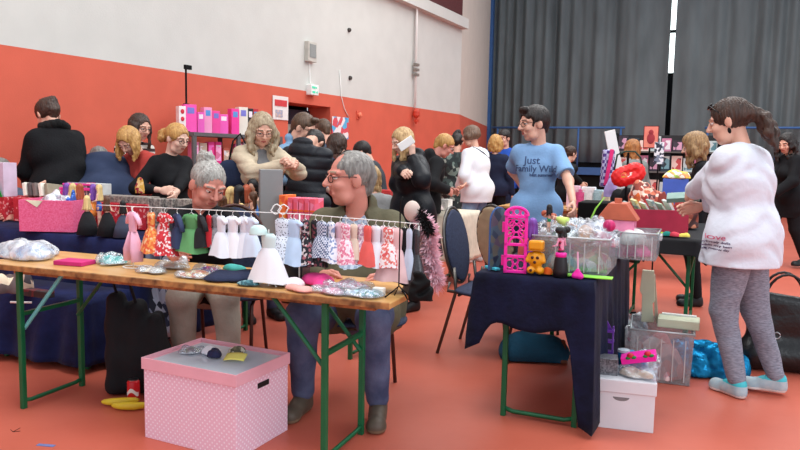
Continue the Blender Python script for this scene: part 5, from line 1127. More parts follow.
film('plastic_bag', 'bundle of milky film and blue paper standing in the pink box', G(52, 4.98) + Vector((0, 0, .02)), (.30, .22, .28), 31, m_film2, UA, MP('mix_box', .7, ((236, 232, 236), (120, 190, 230), (240, 240, 240), (220, 90, 110)), 12), n=7)
lump('wrapped_trinket', 'blue film bundle at the right end of the pink box', 'trinket', G(74, 4.96, Z4 + .02), (.10, .12, .26), MC('blue_film', (90, 130, 220), see=.3), 32, UA)
m_rdot = MP('red_dotted_card', .6, ((196, 34, 50), (204, 40, 56), (190, 30, 46), (232, 150, 150), (200, 36, 52), (206, 44, 58)), 60)
for i, px in enumerate((8, 34, 62, 90, 118, 146)):
    lab = ['red dotted storage box at the very left edge', 'red dotted storage box, second from the left edge', 'red dotted storage box behind the pink box', 'red dotted storage box behind the black dolls gowns', 'red dotted storage box behind the grey doll gown', 'red dotted storage box nearest the seated woman'][i]
    d = 5.52 - .46 * (i * .215); t = boxy('storage_box', lab, 'box', G(px, d + .16), (.205, .24, .185), m_rdot, group='red dotted storage boxes')
    b = MB(); b.box((0, -.122, .11), (.05, .004, .022)); b.build('label_holder', M('holder_dark', (110, 30, 40), rough=.4), t)
Z5 = Z4 + .187
# stuff on the red boxes
def G5(px, d, dz=0): return G(px, d, Z5 + dz)
for i, (px, c) in enumerate(((32, (232, 226, 212)), (37, (90, 80, 80)), (42, (120, 108, 104)), (48, (236, 230, 216)), (54, (150, 140, 120)))):
    b = MB(); b.box((0, 0, .055), (.035, .16, .11)); o = b.build('leporello_folder', F_('folder_%d' % i, c), bevel=.006, loc=tuple(G5(px, 5.64 - i * .015)), rz=UA + .15); o.rotation_euler = (R(-8), R(-16), UA + .1)
    tag(o, 'upright %s folder in the row behind the red boxes' % ['white leftmost', 'dark brown', 'grey brown', 'wide cream', 'olive rightmost'][i], 'folder', 'folders behind the red boxes')
boxy('mauve_box', 'tall pale mauve box with green corner at the far left edge', 'box', G5(5, 5.62), (.11, .12, .27), F_('mauve', (206, 186, 206)))
b = MB(); b.prism([(-.05, 0), (.05, 0), (-.02, .13)], -.064, -.06); p = G5(4, 5.6); o = b.build('green_flag', F_('green_flag', (20, 140, 50)), loc=tuple(p), rz=UA); tag(o, 'green triangular card leaning on the mauve box', 'card')
boxy('dark_case', 'low dark brown case beside the folders', 'case', G5(66, 5.60), (.20, .14, .045), F_('case_brown', (70, 54, 58)))
t = thing('toy_bed_frame', 'bright pink plastic toy frame behind the pink box', 'toy', tuple(G5(76, 5.35)), UA + .2)
b = MB()
for c, s_, r_ in (((0, 0, .085), (.30, .02, .022), 0), ((-.14, 0, .045), (.02, .02, .10), .5), ((.14, 0, .045), (.02, .02, .10), .5), ((0, -.0, .12), (.24, .02, .015), 0)): b.box(c, s_, rot=(0, r_, 0))
b.build('frame', F_('toy_pink', (236, 60, 150)), t, bevel=.004)
b = MB(); b.box((.02, .03, .09), (.24, .012, .09)); b.build('panel', MP('panel_pinkgrey', .6, ((210, 190, 200), (150, 150, 160), (220, 120, 160)), 14), t)
t = boxy('white_frame_case', 'white and grey open case right of the pink toy frame', 'case', G5(98, 5.35), (.17, .09, .13), F_('case_grey', (196, 198, 196)), face=F_('case_in', (96, 104, 110)))
cols = [(60, 52, 56), (84, 72, 70), (46, 44, 50), (100, 90, 84), (72, 60, 64), (54, 50, 54), (92, 80, 76)]
for i, px in enumerate((112, 124, 136, 148, 160, 172, 184)):
    lab = 'low dark tray of trinkets, %s in the row behind the hanging dresses' % ['first', 'second', 'third', 'fourth', 'fifth', 'sixth', 'last'][i]
    t = boxy('trinket_tray', lab, 'tray', G5(px, 5.28 - i * .045, -.0) if px < 150 else G(px, 5.0 + .0 * i, Z4), (.105, .12, .05 if px < 150 else .235), F_('tray_%d' % i, cols[i], c2=(170, 160, 150), scale=60), group='dark trays behind the dresses')
rp = lump('rag_doll', 'little yellow and red rag doll behind the trinket trays', 'doll', G(140, 5.3, Z5 + .06), (.07, .05, .13), MP('rag', .8, ((200, 150, 60), (150, 30, 50), (220, 180, 120)), 40), 41, h=.006)
# small dolls in gowns
m_dsk = M('doll_skin', (226, 176, 152), rough=.35, var=.03); m_blkf = F_('gown_black', (20, 21, 26), bump=.3); m_dh = {k: hairmat('doll_' + k, c) for k, c in dict(blond=(220, 190, 130), black=(18, 16, 18), brown=(90, 56, 36), red=(170, 80, 50), purple=(120, 70, 160)).items()}
doll('doll with pale hair in a wide black gown beside the pink box', G(86, 4.70), .3, .27, m_dsk, m_dh['blond'], m_blkf, dress='gown', big=1.1)
doll('doll with brown hair in a wide black gown, second beside the pink box', G(106, 4.64), -.2, .27, m_dsk, m_dh['brown'], F_('gown_black2', (14, 15, 20), bump=.3), dress='gown', big=1.1)
doll('doll in a dark grey blue gown behind the pink pyjamas', G(122, 4.60), .2, .25, m_dsk, m_dh['black'], F_('gown_grey', (66, 72, 92), bump=.2), dress='gown')
for i, (px, c) in enumerate(((66, 'purple'), (72, 'blond'), (79, 'red'), (92, 'purple'), (98, 'blond'))):
    doll(['slim doll with purple hair above the pink box', 'slim blond doll above the pink box', 'slim red-haired doll above the pink box', 'slim doll with violet hair above the black gown', 'slim blond doll left of the second black gown'][i], G(px, 5.16 - i * .03), .4 * i, .33, m_dsk, m_dh[c], [F_('dd1', (226, 120, 60)), F_('dd2', (200, 80, 160)), F_('dd3', (230, 230, 240)), F_('dd4', (240, 140, 60)), F_('dd5', (70, 110, 200))][i], dress='skirt' if i % 2 else 'suit', group='small dolls by the pink box')
# low bench goods
t = thing('dress_stand', 'small white stand on the low navy bench at the left edge', 'stand', tuple(pz(21, 303, .465)), 0)
b = MB(); b.tube([(-.06, 0, .004), (.06, 0, .004)], .006, 6); b.tube([(-.01, 0, .004), (-.02, 0, .2)], .005, 6); b.build('frame', m_white, t, smooth=True)
boxy('wooden_figure', 'dark doll boots in a red box on the low navy bench', 'shoes', pz(26, 298, .465) + Vector((.05, .05, 0)), (.20, .06, .04), MP('boots', .6, ((30, 26, 30), (90, 30, 34), (40, 36, 40)), 30))
lump('doll_heap', 'heap of dolls with pale hair on the low navy bench', 'dolls', pz(6, 296, .465) + Vector((0, .1, 0)), (.22, .16, .16), MP('dollheap', .8, ((190, 160, 140), (96, 80, 80), (226, 206, 180), (60, 50, 56)), 16), 44, n=7)
# things on the floor, left
m_blackbag = F_('black_bag', (14, 15, 20), bump=.4, bscale=24)
q = pz(130, 400, 0); t = thing('shopping_bag', 'large slumped black cloth bag on the floor beside the pink box', 'bag', (q.x, q.y + .14, 0), .1)
mesh_obj('body', [surf([Cone((x * .115, y * .05, .05), (x * (.10 if x > 0 else .115) , y * .035, zt), .045, .04) for x, y, zt in ((-1, -1, .53), (-1, 1, .53), (1, -1, .42), (1, 1, .42), (0, -1, .47), (0, 1, .48))] + [Cone((-.1, 0, .2), (.1, 0, .2), .08, .08), Cone((-.1, 0, .38), (.08, 0, .34), .06, .06), Cone((-.1, 0, .06), (.1, 0, .06), .07, .07)], .012, .06, (), folds(.010, 16, 3), (np.array([-9, -9, 0.0]), np.array([9, 9, 9.])))], m_blackbag, t)
b = MB(); b.tube([(-.10, -.03, .55), (-.12, -.03, .62), (-.04, -.03, .64), (.0, -.03, .50)], .009, 6); b.build('handle', m_blackbag, t, smooth=True)
m_plaid = MP('plaid', .9, ((44, 50, 74), (120, 126, 148), (30, 34, 50), (170, 174, 190)), 18, (1, 1, 1))
q = pz(128, 365, 0); b = MB()
b.grid(lambda u, v: ((-.20 + .40 * u) * (1 - .25 * v) + .02 * math.sin(9 * v), .05 * math.sin(11 * u + 2 * v) + .02 * math.sin(25 * u), .10 + .66 * v), 30, 14)
o = b.build('plaid_jacket', m_plaid, smooth=True, solid=.012, loc=(q.x + .06, q.y + .28, 0)); tag(o, 'blue and grey plaid jacket hanging behind the black bag', 'jacket')
m_ban = M('banana_yellow', (228, 200, 50), rough=.45, c2=(214, 180, 40), scale=6)
for i, (px, py, lab) in enumerate(((128, 409, 'yellow banana lying nearer the pink box'), (118, 405, 'yellow banana lying left, against the black bag'))):
    q = pz(px, py, 0); b = MB(); b.tube([(-.10, .012, .022), (-.085, .008, .022), (-.04, -.006, .024), (.02, -.010, .024), (.07, .002, .023), (.088, .01, .022)], [.006, .014, .021, .022, .016, .006], 8)
    o = b.build('banana', m_ban, smooth=True, loc=(q.x + .02, q.y - .01 + .005 * i, 0), rz=.12 + .1 * i); tag(o, lab, 'banana')
q = pz(137, 398, 0); t = thing('drink_can', 'red drink can standing on the floor beside the black bag', 'can', (q.x + .005, q.y - .06, 0))
b = MB(); b.lathe([(.026, 0), (.033, .008), (.033, .112), (.027, .122)], seg=20); b.build('body', M('can_red', (196, 22, 34), rough=.3, c2=(206, 40, 44)), t, smooth=True); b = MB(); b.lathe([(.027, .1215), (.027, .125), (.022, .1235)], seg=20); b.build('lid', m_steel, t)
b = MB(); b.add([(.0332 * math.cos(a), .0332 * math.sin(a), z + .012 * math.sin(3 * a)) for z in (.05, .072) for a in [R(200 + 140 * i / 12) for i in range(13)]], [(i, i + 1, i + 14, i + 13) for i in range(12)]); b.build('white_wave', m_white, t)
# pink dotted box
c0, c1_, c2_ = pz(145, 437, 0), pz(242, 462, 0), pz(292, 428, 0)
v1 = (c1_ - c0); w1 = .54; v1.normalize(); ra = math.atan2(v1.y, v1.x); v2 = Vector((-v1.y, v1.x, 0)); w2 = .39; hb = .365
bx = thing('polka_dot_box', 'large pink cardboard box with white polka dots in front of the seated man', 'box', tuple(c0 + v1 * w1 / 2 + v2 * w2 / 2), ra)
m_dot = dots('polka_pink', (230, 190, 208), (244, 228, 238), 52, .24)
b = MB(); th = .004
b.box((0, 0, hb / 2), (w1, w2, hb)); cubeuv(b.build('body', m_dot, bx, bevel=.002))
b = MB(); 
for sx_, sy_ in ((0, -1), (0, 1), (-1, 0), (1, 0)):
    if sx_ == 0: b.box((0, sy_ * (w2 / 2 + .005), hb - .005), (w1 + .016, .005, .055))
    else: b.box((sx_ * (w1 / 2 + .005), 0, hb - .005), (.005, w2 + .01, .055))
b.box((0, 0, hb + .002), (w1 + .01, w2 + .01, .004)); b.build('lid', M('lid_pink', (228, 172, 184), rough=.55, var=.03), bx, bevel=.001)
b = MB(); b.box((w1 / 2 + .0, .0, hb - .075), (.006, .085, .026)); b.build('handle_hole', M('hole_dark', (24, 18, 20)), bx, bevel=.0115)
b = MB(); b.box((.01, 0, hb + .0065), (w1 - .03, w2 - .04, .004)); b.build('glass_sheet', M('pale_sheet', (206, 214, 224), rough=.12, var=.03, coat=.5), bx)
Bc = lambda x, y, z=.012: bx.matrix_basis @ Vector((x, y, hb + z))
lump('doll_garment', 'white crumpled doll garment on the polka dot box', 'garment', Bc(-.06, .02), (.10, .08, .03), f_white, 51, ra, h=.005)
lump('doll_garment', 'dark navy crumpled doll garment on the polka dot box', 'garment', Bc(-.02, .00), (.08, .07, .04), F_('navy3', (34, 34, 66)), 52, ra, h=.005)
lump('doll_garment', 'olive and white patterned doll garment on the polka dot box', 'garment', Bc(.02, .10), (.13, .07, .028), MP('olive_pat', .8, ((120, 116, 90), (210, 206, 190), (84, 84, 66)), 60), 53, ra, h=.005)
film('plastic_bag', 'small clear bag with grey-green trinkets on the left of the polka dot box', Bc(-.17, .02), (.10, .12, .03), 54, m_film, ra, MP('gg', .8, ((120, 140, 120), (170, 170, 170), (90, 90, 110)), 50), h=.005)
b = MB(); b.grid(lambda u, v: (.10 * (u - .5), .06 * (v - .5), .006 + .018 * v + .006 * math.sin(3 * u)), 8, 5); o = b.build('yellow_note', F_('note_yellow', (224, 214, 110)), solid=.001, loc=tuple(Bc(.11, .0)), rz=ra + .35, smooth=True); tag(o, 'folded yellow paper on the polka dot box', 'paper')
# table between the seated pair and the shoppers
def G6(px, y, z=.762): 
    k = (px - 400) / F; o = t6l + VR * y; t_ = (k * o.y - o.x) / (UR.x - k * UR.y); q = o + UR * t_; return Vector((q.x, q.y, z))
boxy('grey_box', 'tall plain grey cardboard box behind the clothes line', 'box', G6(270, .16), (.155, .14, .47), M('grey_card', (138, 138, 138), rough=.7, var=.03), rz=UA + R(40))
m_opk = MP('orange_dots', .6, ((232, 90, 50), (240, 120, 60), (236, 150, 60), (240, 110, 50)), 45)
boxy('gift_box', 'orange dotted box between the grey box and the pink boxes', 'box', G6(287, .16), (.05, .14, .30), m_opk)
for i in range(5):
    t = boxy('gift_box', 'pink and orange striped slim box, %s in the row behind the line' % ['first', 'second', 'third', 'fourth', 'last'][i], 'box', G6(294.0 + i * 5.6, .15), (.036, .12, .285), MP('pinkbox_%d' % (i % 2), .6, ((232, 100, 130), (240, 130, 160), (232, 90, 110)), 12, seed=i), group='row of pink boxes')
    for z in (.20, .12): b = MB(); b.box((0, -.0615, z), (.037, .002, .012)); b.build('orange_band', M('band_orange', (236, 100, 50)), t)
pal = [((206, 190, 170), 'cream'), ((226, 90, 130), 'pink'), ((90, 170, 150), 'mint'), ((240, 236, 236), 'white'), ((120, 90, 70), 'brown'), ((236, 140, 70), 'orange'), ((70, 120, 190), 'blue'), ((220, 60, 60), 'red')]
for i, (px, y, hgt) in enumerate(((222, .2, .26), (230, .3, .32), (238, .18, .34), (246, .3, .34), (252, .15, .30), (240, .1, .22), (252, .33, .38))):
    c, n_ = pal[i % 8]; doll('%s-dressed doll in the cluster left of the grey box' % n_, G6(px, y), .5 * i, hgt, m_dsk, m_dh[('brown', 'blond', 'black', 'red')[i % 4]], F_('dr_' + n_, c), dress=('skirt', 'suit')[i % 2], group='dolls left of the grey box', big=1.4, head=1.6)
for i, (px, y, s_) in enumerate(((328, .10, .13), (335, .26, .16), (322, .3, .15), (343, .3, .14), (390, .28, .15))):
    c, n_ = pal[(i * 3 + 5) % 8]; t = thing('soft_toy', 'small %s soft toy on the table behind the seated man' % n_, 'soft toy', tuple(G6(min(px, 396), y)), .3 * i, 'soft toys behind the seated man'); z = s_
    mesh_obj('body', [surf([Ell((0, 0, z * .4), (z * .32, z * .28, z * .4)), Ell((0, -.01, z * .95), (z * .3, z * .28, z * .28)), Ell((-z * .22, 0, z * 1.2), .02), Ell((z * .22, 0, z * 1.2), .02), Cone((-z * .2, -.02, z * .6), (-z * .45, -.05, z * .4), .02, .018), Cone((z * .2, -.02, z * .6), (z * .45, -.05, z * .4), .02, .018), Cone((-z * .2, -.05, .03), (-z * .3, -z * .5, .025), .024, .022), Cone((z * .2, -.05, .03), (z * .3, -z * .5, .025), .024, .022)], .007, .012)], F_('toy_' + n_, c), t)
# ------------------------------------------------------------------ goods on the right-hand tables
def T2(px, y, z=.0):
    k = (px - 400) / F; o = t2l + N2 * y; x = (k * o.y - o.x) / (D2.x - k * D2.y); return t2(x, y, z)
Z2 = .768
m_hot = M('hot_pink_plastic', (236, 34, 160), rough=.3, var=.05)
# pink lattice door of a doll case
p = T2(517, .05); t = thing('doll_case_door', 'bright pink lattice doll-house door standing on the velvet table', 'toy door', tuple(p), A2 + R(12))
wd_, hd_2 = .115, .33
b = MB()
for x in (-wd_ / 2 + .008, wd_ / 2 - .008): b.box((x, 0, .15), (.016, .022, .30))
for z in (.008, .085, .145, .285): b.box((0, 0, z), (wd_, .022, .014))
arc = [(wd_ / 2 * math.cos(a) * .98, 0, .29 + .042 * math.sin(a)) for a in [math.pi * i / 12 for i in range(13)]]; b.tube(arc, .009, 6)
arc = [(.034 * math.cos(a), 0, .15 + .032 * math.sin(a)) for a in [math.pi * i / 10 for i in range(11)]]; b.tube(arc, .006, 6)
b.build('frame', m_hot, t, bevel=.002)
b = MB()
for (x, z, r_) in ((-.027, .20, .016), (.027, .20, .016), (0, .225, .018), (-.03, .255, .015), (.03, .255, .015), (0, .262, .012), (-.027, .045, .02), (.027, .045, .02), (0, .06, .016), (0, .03, .016), (-.03, .305, .012), (.03, .305, .012), (0, .31, .015)):
    b.tube([(x + r_ * math.cos(a), 0, z + r_ * 1.1 * math.sin(a)) for a in [2 * math.pi * i / 10 for i in range(11)]], .0042, 5)
for q in (-1, 1): b.tube([(q * .046, 0, .18), (q * .01, 0, .215), (q * .04, 0, .24), (q * .012, 0, .275)], .005, 5)
b.build('lattice', m_hot, t)
b = MB(); b.box((-.064, .02, .06), (.014, .02, .05)); b.box((-.064, .02, .23), (.014, .02, .05)); b.build('hinge', m_hot, t)
p = T2(499, .12); t = thing('arched_screen', 'dark teal arched toy screen left of the pink lattice door', 'toy screen', tuple(p), A2 + R(62))
b = MB(); n = 12; b.prism([(-.06, 0), (.06, 0), (.06, .25)] + [(.06 * math.cos(math.pi * i / n), .25 + .07 * math.sin(math.pi * i / n)) for i in range(1, n)] + [(-.06, .25)], -.006, .006); b.build('panel', MP('screen_pic', .4, ((50, 70, 90), (70, 96, 110), (96, 100, 90), (40, 52, 72), (88, 80, 96)), 26), t)
b = MB(); b.tube([(-.062, 0, 0), (-.062, 0, .25)] + [(-.062 * math.cos(math.pi * i / n), 0, .25 + .072 * math.sin(math.pi * i / n)) for i in range(1, n)] + [(.062, 0, .25), (.062, 0, 0)], .005, 6); b.build('rim', F_('rim_blue', (60, 90, 140)), t)
b = MB(); b.box((0, 0, 0), (.03, .10, .012)); q = T2(494, .10, .008); o = b.build('turquoise_strip', F_('cyan_panel', (70, 180, 200)), bevel=.002); o.location = q; o.rotation_euler = (0, 0, A2 + .9); tag(o, 'small turquoise plastic strip lying at the left corner of the velvet table', 'toy part')
# bear-like yellow toy
p = T2(538, .06); t = thing('toy_robot', 'amber yellow plastic bear toy with square head beside the pink door', 'toy', tuple(p), A2)
m_amb = M('amber_plastic', (224, 150, 20), rough=.3, var=.08); m_brn = M('dark_brown_plastic', (70, 30, 14), rough=.4)
mesh_obj('body', [surf([Ell((0, 0, .075), (.038, .03, .045)), Ell((-.022, -.004, .022), (.022, .03, .02)), Ell((.022, -.004, .022), (.022, .03, .02)), Cone((-.03, 0, .10), (-.04, -.01, .07), .012, .012), Cone((.03, 0, .10), (.04, -.01, .07), .012, .012)], .005, .008)], m_amb, t)
b = MB(); b.box((0, 0, .148), (.075, .05, .048)); b.build('head', m_amb, t, bevel=.01)
b = MB(); b.box((0, 0, .122), (.078, .052, .006)); b.build('band', M('amber_dark', (180, 110, 10), rough=.4), t, bevel=.002)
b = MB(); [MB().ell(c, (.008, .004, .008)).build('dark_spot', m_brn, t, smooth=True) for c in ((-.013, -.029, .088), (.013, -.029, .088), (-.018, -.033, .024), (.0, -.03, .065))]
doll('doll with purple skin and hair behind the amber bear toy', T2(533, .17, .0), .2, .27, M('purple_skin', (150, 90, 190), rough=.4), m_dh['purple'], F_('purple_dress', (140, 80, 180)), dress='skirt', big=1.2, head=1.3)
# doll with black bun
p = T2(563, .055); t = doll('doll with big black bunches, pink and black corset and long dark skirt', p, A2 + R(24) + R(30), .245, M('doll_skin_pink', (232, 150, 180), rough=.35), m_dh['black'], M('corset', (206, 34, 100), rough=.4, kind='wave', c2=(20, 14, 20), scale=16), dress='suit', big=1.1, head=1.15, hairlen=.1)
b = MB()
for q in (-1, 1): b.ell((q * .024, -.006, .232), (.022, .018, .018), 12, 8)
b.build('hair_bun', m_dh['black'], t, smooth=True)
b = MB(); b.lathe([(.036, .0), (.036, .03), (.03, .09), (.018, .125)], seg=16); b.build('skirt', M('skirt_black', (22, 18, 24), rough=.5), t, smooth=True)
b = MB(); b.lathe([(.027, .098), (.028, .118), (.02, .122)], seg=16); b.build('belt', m_hot, t, smooth=True)
p = T2(581, .05); t = thing('toy_broom', 'small hot pink toy broom leaning beside the black-haired doll', 'toy', tuple(p), A2)
b = MB(); b.tube([(0, 0, .03), (-.006, 0, .13)], .004, 6); b.build('stick', M('pale_pink_plastic', (240, 180, 210)), t); mesh_obj('brush', [surf([Cone((-.018, 0, .012), (-.004, 0, .04), .013, .007), Cone((.012, 0, .01), (.0, 0, .04), .014, .007), Ell((0, 0, .012), (.026, .014, .013))], .004, .01)], m_hot, t)
lump('toy_creature', 'tiny orange toy creature between the bear toy and the doll', 'toy', T2(549, .08), (.05, .035, .04), F_('orange_toy', (230, 100, 30)), 61, A2, h=.004)
lump('toy_creature', 'small dark and green toys lying in front of the crate', 'toys', T2(553, .13), (.08, .04, .02), MP('mix_dk', .6, ((40, 60, 50), (120, 60, 40), (30, 30, 30), (150, 170, 60)), 60), 62, A2, h=.004)
b = MB(); b.box((0, 0, .006), (.36, .06, .008)); o = b.build('green_tray', M('lime_plastic', (150, 226, 80), rough=.4), bevel=.003, loc=tuple(T2(578, .10)), rz=A2); tag(o, 'lime green plastic tray edge under the clear crate', 'tray')
# crates
cA = T2(579, .37); t = bin_('clear_crate', 'big clear plastic crate filled with bagged dolls on the velvet table', cA + Vector((0, 0, .001)), (.36, .42, .185), A2, m_crate, m_crim)
mx = MP('bagged_dolls', .6, ((196, 206, 210), (226, 180, 160), (150, 190, 200), (230, 236, 236), (210, 120, 150), (120, 170, 130), (200, 196, 190), (236, 220, 206)), 24)
lump('doll_heap', 'mixed bagged dolls lying inside the big clear crate', 'dolls', cA + Vector((0, 0, .008)), (.29, .36, .13), mx, 63, A2, n=8, fold=.008)
def TC(dx, dy, z): return cA + D2 * dx + N2 * dy + Vector((0, 0, z))
bl = [(-.12, -.10, (190, 150, 120), 'brown-haired'), (-.04, -.12, (60, 120, 90), 'green-dressed'), (.05, -.08, (220, 150, 90), 'orange-haired'), (.13, -.1, (200, 40, 110), 'crimson-haired'), (-.1, .03, (226, 196, 170), 'pale'), (0, .04, (210, 210, 214), 'silver-wrapped'), (.1, .05, (236, 190, 200), 'rose-wrapped'), (-.05, .15, (200, 170, 150), 'tan'), (.08, .15, (190, 200, 220), 'bluish'), (-.13, .16, (226, 120, 100), 'coral')]
for i, (dx, dy, c, n_) in enumerate(bl):
    film('bagged_doll', '%s doll in a crumpled clear bag on top of the big crate' % n_, TC(dx, dy, .13 + .012 * (i % 3)), (.15, .15, .13), 70 + i, MC('crisp_film', (240, 244, 248), see=.64, crumple=1.4, scale=46, rough=.08, diff=.3), .6 * i, F_('bd_%d' % i, c, c2=(236, 226, 220), scale=14), cat='bagged doll', n=6, group='bagged dolls on the crate')
t = doll('ginger doll in a lime top lying on the rim of the clear crate', TC(.02, -.14, .235), 1.2, .20, m_dsk, m_dh['red'], F_('lime_top', (200, 226, 120)), lying=(R(-70), R(30), 1.2), big=1.2, head=1.4)
b = MB(); b.ell((0, 0, .03), (.032, .032, .032)); o = b.build('hair_ball', hairmat('crimson', (190, 30, 100)), smooth=True); o.location = TC(.17, -.10, .215); tag(o, 'round crimson doll wig at the right end of the crate', 'wig')
t = doll('dark-haired doll in green standing at the left of the crate heap', TC(-.13, -.13, .19), .3, .15, m_dsk, m_dh['black'], F_('emerald', (30, 150, 100)), dress='suit', head=1.4, big=1.3)
lump('red_cover', 'pale red folded cloth behind the pink lattice door', 'cloth', T2(535, .56), (.16, .12, .2), F_('red_cloth', (206, 90, 80)), 80, A2)
cB = T2(640, .98); t = bin_('clear_bin', 'clear plastic bin with white and hot pink doll clothes', cB + Vector((0, 0, .001)), (.22, .30, .16), A2, m_crate, m_crim)
lump('doll_clothes_heap', 'hot pink doll clothes in the lower half of the clear bin', 'clothes', cB + Vector((0, 0, .006)), (.18, .25, .07), F_('hot2', (236, 60, 150)), 81, A2); lump('doll_clothes_heap', 'white doll clothes heaped on the hot pink ones in the bin', 'clothes', cB + Vector((0, 0, .078)), (.18, .24, .10), F_('white3', (232, 230, 226)), 82, A2)
p = T2(619, 1.02); t = thing('toy_house', 'pink toy house box with terracotta roof behind the big crate', 'toy house', tuple(p), A2)
b = MB(); b.box((0, 0, .11), (.20, .16, .22)); b.build('body', M('house_pink', (240, 140, 176), rough=.5), t, bevel=.003)
b = MB(); b.prism([(-.12, .22), (.12, .22), (.05, .32), (-.05, .32)], -.09, .09); b.build('roof', M('terracotta', (190, 96, 70), rough=.6), t, bevel=.004); b = MB(); b.box((0, -.05, .335), (.04, .02, .03)); b.build('chimney', M('terracotta'), t)
b = MB(); b.tube([(-.05, 0, 0), (-.03, 0, .12), (.01, 0, .22), (.06, 0, .29)], [.012, .012, .011, .006], 8, flat=.4); o = b.build('plastic_leaf', M('leaf_green', (130, 190, 60), rough=.4), smooth=True); o.location = T2(594, .82, .07); tag(o, 'long curved light green plastic leaf behind the crate', 'toy part')
lump('leaf_base', 'grey plush heap behind the bagged dolls', 'plush', T2(592, .84), (.2, .16, .10), F_('greyplush', (120, 112, 110)), 83, A2)
# book box on table 3
bxp = Vector((X(663, 5.02), 5.12, .812)); t = thing('book_box', 'maroon box full of picture books and comics at the hands of the woman in white', 'box', tuple(bxp), A2 + R(14)); wB, dB, hB = .40, .30, .185
b = MB()
for c, s_ in (((0, -dB / 2, hB / 2), (wB, .006, hB)), ((0, dB / 2, hB / 2), (wB, .006, hB)), ((-wB / 2, 0, hB / 2), (.006, dB, hB)), ((wB / 2, 0, hB / 2), (.006, dB, hB)), ((0, 0, .005), (wB, dB, .01))): b.box(c, s_)
b.build('body', M('maroon_card', (168, 36, 66), rough=.55), t, bevel=.002)
bc = [(70, 110, 90), (96, 140, 150), (230, 206, 60), (60, 90, 110), (200, 206, 200), (40, 110, 120), (180, 60, 60), (120, 160, 120), (230, 230, 236)]
nm = ['moss green', 'dusty blue', 'yellow', 'slate', 'silver grey', 'petrol', 'brick red', 'sage', 'white']
for i in range(9):
    b = MB(); b.box((0, 0, .10), (.008 + .004 * (i % 3), .24, .20 + .02 * (i % 3))); o = b.build('picture_book', F_('book_%d' % i, bc[i], c2=(210, 210, 200), scale=18)); o.location = t.matrix_basis @ Vector((-.13 + .038 * i, -.0, .05)); o.rotation_euler = (0, R(-40 + 6 * (i % 3)), A2 + R(14))
    tag(o, '%s picture book standing in the maroon box' % nm[i], 'book', 'books in the maroon box')
p = pd(683, 197, 4.62); b = MB(); b.box((0, 0, 0), (.20, .14, .03)); o = b.build('grey_green_case', M('case_greygreen', (104, 138, 128), rough=.5), bevel=.003); o.location = p; o.rotation_euler = (R(14), R(-6), A2); tag(o, 'grey-green book held over the maroon box by the woman in white', 'book')
b = MB(); b.box((0, 0, .02), (.09, .06, .04)); o = b.build('white_carton', m_white, bevel=.002, loc=tuple(T2(657, .80, .0) if 0 else (X(657, 4.62), 4.78, Z2)), rz=A2); tag(o, 'small white carton right of the clear bin', 'carton')
for i, (px, d, c, n_) in enumerate(((664, 4.95, (200, 230, 60), 'lime'), (672, 4.93, (40, 150, 140), 'teal'), (680, 4.90, (220, 70, 90), 'red'), (688, 4.88, (240, 220, 100), 'yellow'))):
    lump('small_toy', 'tiny %s toy in front of the maroon box' % n_, 'toy', Vector((X(px, d), d, .812)), (.07, .04, .03), F_('tiny_' + n_, c), 90 + i, A2, h=.005)
boxy('red_tray', 'flat scarlet box left of the maroon book box', 'box', Vector((X(634, 4.9), 5.15, .812)), (.13, .16, .10), M('scarlet', (226, 50, 36), rough=.4), rz=A2)
def T3(px, d, z=.812): return Vector((X(px, d), d, z))
lump('toy_heap', 'heap of terracotta and brown toy bags beyond the book box', 'toys', T3(650, 5.68), (.34, .28, .40), MP('heap_brown', .7, ((150, 64, 50), (206, 110, 80), (90, 46, 46), (226, 186, 160), (180, 80, 60), (236, 206, 190)), 34), 101, A2, n=8, fold=.012, h=.011)
lump('toy_heap', 'heap of brown leather doll bags right of the terracotta heap', 'toys', T3(690, 5.55), (.26, .2, .30), MP('heap_leather', .7, ((130, 60, 40), (90, 40, 34), (190, 120, 90), (60, 30, 30)), 26), 102, A2, n=7, fold=.012, h=.011)
rr = random.Random(9)
for i, (px, d, z, c, n_) in enumerate(((640, 5.5, 0, (240, 120, 40), 'orange'), (648, 5.45, 0, (220, 60, 70), 'red'), (657, 5.42, 0, (240, 200, 190), 'blush'), (665, 5.42, 0, (120, 60, 50), 'chestnut'), (673, 5.4, 0, (236, 150, 90), 'peach'), (682, 5.38, 0, (180, 60, 60), 'ruby'))):
    lump('doll_purse', 'small %s doll purse in the row between book box and brown heap' % n_, 'purse', T3(px, d), (.09, .07, .30 - .02 * (i % 3)), F_('purse_' + n_, c, c2=(150, 60, 50), scale=20), 140 + i, A2, h=.007, group='doll purses beyond the book box')
boxy('blue_basket', 'small blue basket of yellow trinkets beyond the toy heaps', 'basket', T3(677, 5.98), (.20, .12, .38), M('basket_blue', (70, 100, 190), rough=.4), rz=A2)
lump('trinkets', 'yellow and lime trinkets in the small blue basket', 'trinkets', T3(677, 5.98, 1.193), (.2, .14, .09), MP('yl', .7, ((236, 216, 70), (180, 210, 90), (240, 240, 220), (236, 150, 90)), 30), 103, A2)
